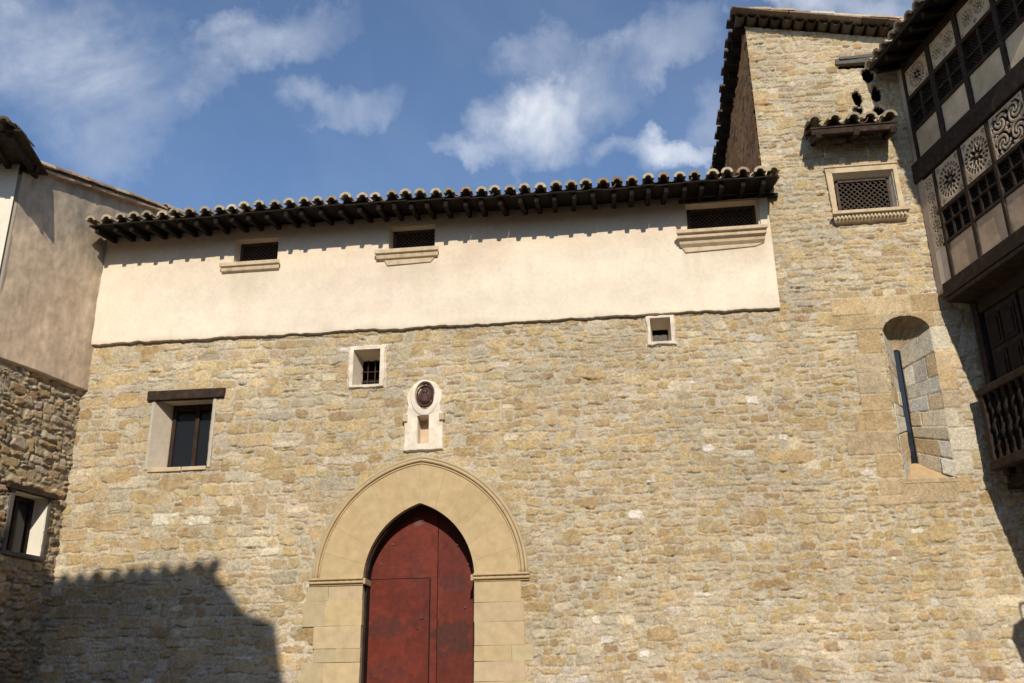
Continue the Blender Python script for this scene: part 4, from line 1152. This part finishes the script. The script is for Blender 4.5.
# recessed first floor: wall, panelled doors, balcony
FRC = FRn(6.30)
q = MB(); q.box(FRC, -.3, T1, -.25, .0, 5.3, 8.75); q.build('recessed_wall', M_WOODR, right)
q = MB(); q.box(FRC, -.12, .10, -.02, .06, 5.4, 8.7); q.build('plaster_jamb', noise_mat('grimy_plaster', [(.3, (.12, .095, .07)), (.7, (.26, .21, .16))], 7), right, bevel=.02)
q = MB(); q.box(FRC, .10, .26, .0, .12, 5.5, 8.66); q.build('post', M_WOODR, right, bevel=.015)
q = MB(); q.box(FRC, .26, 4.0, .0, .10, 8.42, 8.66); q.build('beam', M_WOODR, right, bevel=.015)
for k in range(3):
    t0 = .34 + k * .95
    q = MB(); q.box(FRC, t0, t0 + .86, .0, .05, 5.5, 8.4)
    dr = q.build('balcony_door', M_WOODR, right, bevel=.01)
    p = MB()
    for i in range(2):
        for j in range(4):
            a = t0 + .06 + i * .39; z = 5.62 + j * .69
            p.box(FRC, a, a + .34, .05, .075, z, z + .60); p.box(FRC, a + .06, a + .28, .075, .095, z + .08, z + .52)
    p.build('panels', M_WOOD, dr, bevel=.012)
FB = FRn(6.0)
q = MB(); q.box(FB, .24, T1, -.05, .10, 5.56, 5.72); q.box(FB, .24, T1, -.45, -.05, 5.62, 5.70); bal = q.build('balcony', M_WOODR, right, bevel=.015)
q = MB(); q.box(FB, .22, T1, -.06, .09, 6.86, 7.0); q.build('handrail', M_WOODR, bal, bevel=.02)
for t in (.26, 2.7, 5.2):
    q = MB(); q.box(FB, t, t + .12, -.05, .08, 5.7, 6.9); q.build('newel', M_WOODR, bal, bevel=.012)
bl = None
for i in range(24):
    t = .50 + i * .19
    if 2.62 < t < 2.88 or 5.1 < t < 5.4: continue
    loc = FB(t, .015, 5.72)
    if bl is None:
        n_z, n_r = 44, 10; vs = []
        for k in range(n_z + 1):
            z = k / n_z * 1.14; ph = z / .19 * 2 * math.pi
            tw = sstep(np.array((z - .12) / .1)) * sstep(np.array((1.02 - z) / .1))
            for a in np.linspace(0, 2 * math.pi, n_r, endpoint=False):
                rr_ = .036 + .012 * float(tw) * math.cos(2 * a - ph) + (.018 if (z < .06 or z > 1.08) else 0)
                off = .014 * float(tw)
                vs.append(loc + np.array((math.cos(a) * rr_ + off * math.cos(ph / 2), math.sin(a) * rr_ + off * math.sin(ph / 2), z)))
        fs = [(k * n_r + j, k * n_r + (j + 1) % n_r, (k + 1) * n_r + (j + 1) % n_r, (k + 1) * n_r + j) for k in range(n_z) for j in range(n_r)]
        bl = finish('baluster', vs, fs, M_WOOD, bal, origin=loc, smooth=True)
    else:
        c = bl.copy(); COL.objects.link(c); c.parent = bal; c.location = Vector(loc - ORG[bal.name]); c.rotation_euler = (0, 0, rng.uniform(0, 3))
# ground floor of that house
FG = FRn(6.62)
U, V, H, C = rubble(-.1, 8, .5, 5.6, .03, 19, [(-.1, 4, st_rough), (4, 8.1, st_rough)], hk=1.2)
relief('stone_wall', M_STONE, right, FG, U, V, H, C)
q = MB(); q.box(FRn(6.0), .0, T1, -4.5, -.8, 1.0, 13.9); q.build('rear_block', M_CREAM, right)

# unseen iron lantern on a bracket, added to cast a spiky shadow on the wall
lant = thing('shadow_lantern', (8.05, -4.55, 5.8), 'black iron lantern on a scrolled bracket, added out of view to cast a spiky shadow', 'lantern')
LC = np.array((6.92, -4.5, 5.50))
q = MB(); q.tube([(8.1, -4.55, 6.10), (7.5, -4.52, 6.25), (6.92, -4.5, 6.12)], .022, 8); q.tube([(8.1, -4.55, 5.7), (7.7, -4.53, 5.9), (7.3, -4.51, 6.18)], .018, 8); q.tube([(6.92, -4.5, 6.14), (6.92, -4.5, 5.86)], .016, 6)
q.build('bracket', M_IRON, lant)
q = MB()
def ring(z, r): return [LC + np.array((math.cos(a) * r, math.sin(a) * r, z)) for a in np.linspace(math.pi / 4, 2 * math.pi + math.pi / 4, 5)[:4]]
lo, hi = ring(-.22, .13), ring(.16, .23)
for a, b_ in zip(lo, hi): q.bar(a, b_, .03, .03, upv=(1, 0, .3))
for L in (lo, hi):
    for i in range(4): q.bar(L[i], L[(i + 1) % 4], .03, .03)
apex = LC + np.array((0, 0, .40)); n = len(q.v); rf4 = ring(.17, .28)
q.add(rf4 + [apex], [(0, 1, 4), (1, 2, 4), (2, 3, 4), (3, 0, 4), (0, 1, 2, 3)])
q.tube([LC + (0, 0, -.22), LC + (0, 0, -.34)], [.05, .008], 6); q.build('cage', M_IRON, lant)
q = MB(); q.add([p * .97 + LC * .03 for p in lo] + [p * .97 + LC * .03 for p in hi], [(0, 1, 5, 4), (1, 2, 6, 5), (2, 3, 7, 6), (3, 0, 4, 7)]); q.build('panes', M_GLASS, lant)

# ================================================================== house across the square (throws the shadow at lower left)
Yh = 16.0; kx, kz = math.tan(SUN_TH), math.tan(SUN_EL) / math.cos(SUN_TH)
def cast(x, z): return x + Yh * kx, z + Yh * kz
house = thing('opposite_house', (-10, -19, .1), 'plain rendered house across the square whose tiled eave shades the lower left of the wall', 'house')
FH = Fr((0, -Yh, 0), (1, 0, 0), (0, 1, 0))
xr, zr = cast(-7.5, 4.5)
xl = -19.0
q = MB(); q.prism(FH, [(xl, 0), (xr - .25, 0), (xr - .25, zr - .12), (xl, zr - .16 - .062 * (xr - xl))], -8, -.75); q.build('wall', M_SILL, house)
q = MB(); q.box(FH, xr - .3, 22, -18, -9, 0, 13.2); q.build('sky_block_wing', M_SILL, house)  # unseen wings added to block low sky light and deepen the shade
q = MB(); q.box(FH, 20, 32, -9, 10, 0, 12); q.build('side_wing', M_SILL, house)
hd = np.array((0, math.cos(R(12)), -math.sin(R(12))))
TL = .062
q = MB(); tile_field(q, (xl, -Yh, zr - .11 - TL * (xr - xl)), np.array((1, 0, TL)) / math.hypot(1, TL), hd, xr - xl - .1, 6.5, 121, sp=.31, r=.115)
hr = q.build('roof', M_TILE, house)
q = MB()
vs = [np.array((x, -Yh - .02 - d, zr - .065 - TL * (xr - x) + d * math.tan(R(12)) + dz)) for dz in (0, .05) for x, d in ((xl, 0), (xr - .02, 0), (xr - .02, 6.5), (xl, 6.5))]
q.add(vs, [(0, 1, 2, 3), (4, 5, 6, 7), (0, 1, 5, 4), (1, 2, 6, 5), (2, 3, 7, 6), (3, 0, 4, 7)]); q.build('eave_boards', M_WOODR, hr)
a1, a2 = cast(-7.0, 3.70), cast(-6.38, 3.46)
a3, a4 = cast(-6.15, 2.4), cast(-5.9, .9)
q = MB(); q.prism(FH, [(xr - 1.2, zr - .25), (xr - .02, zr - .18), (a1[0], a1[1]), (a2[0], a2[1]), (a3[0], a3[1]), (a4[0], a4[1]), (a4[0] + .1, 0), (xr - 1.2, 0)], -.7, -.05); q.build('shadow_edge_wall', M_SILL, house)  # unseen wall, outline shaped to cast the shadow's stepped right edge
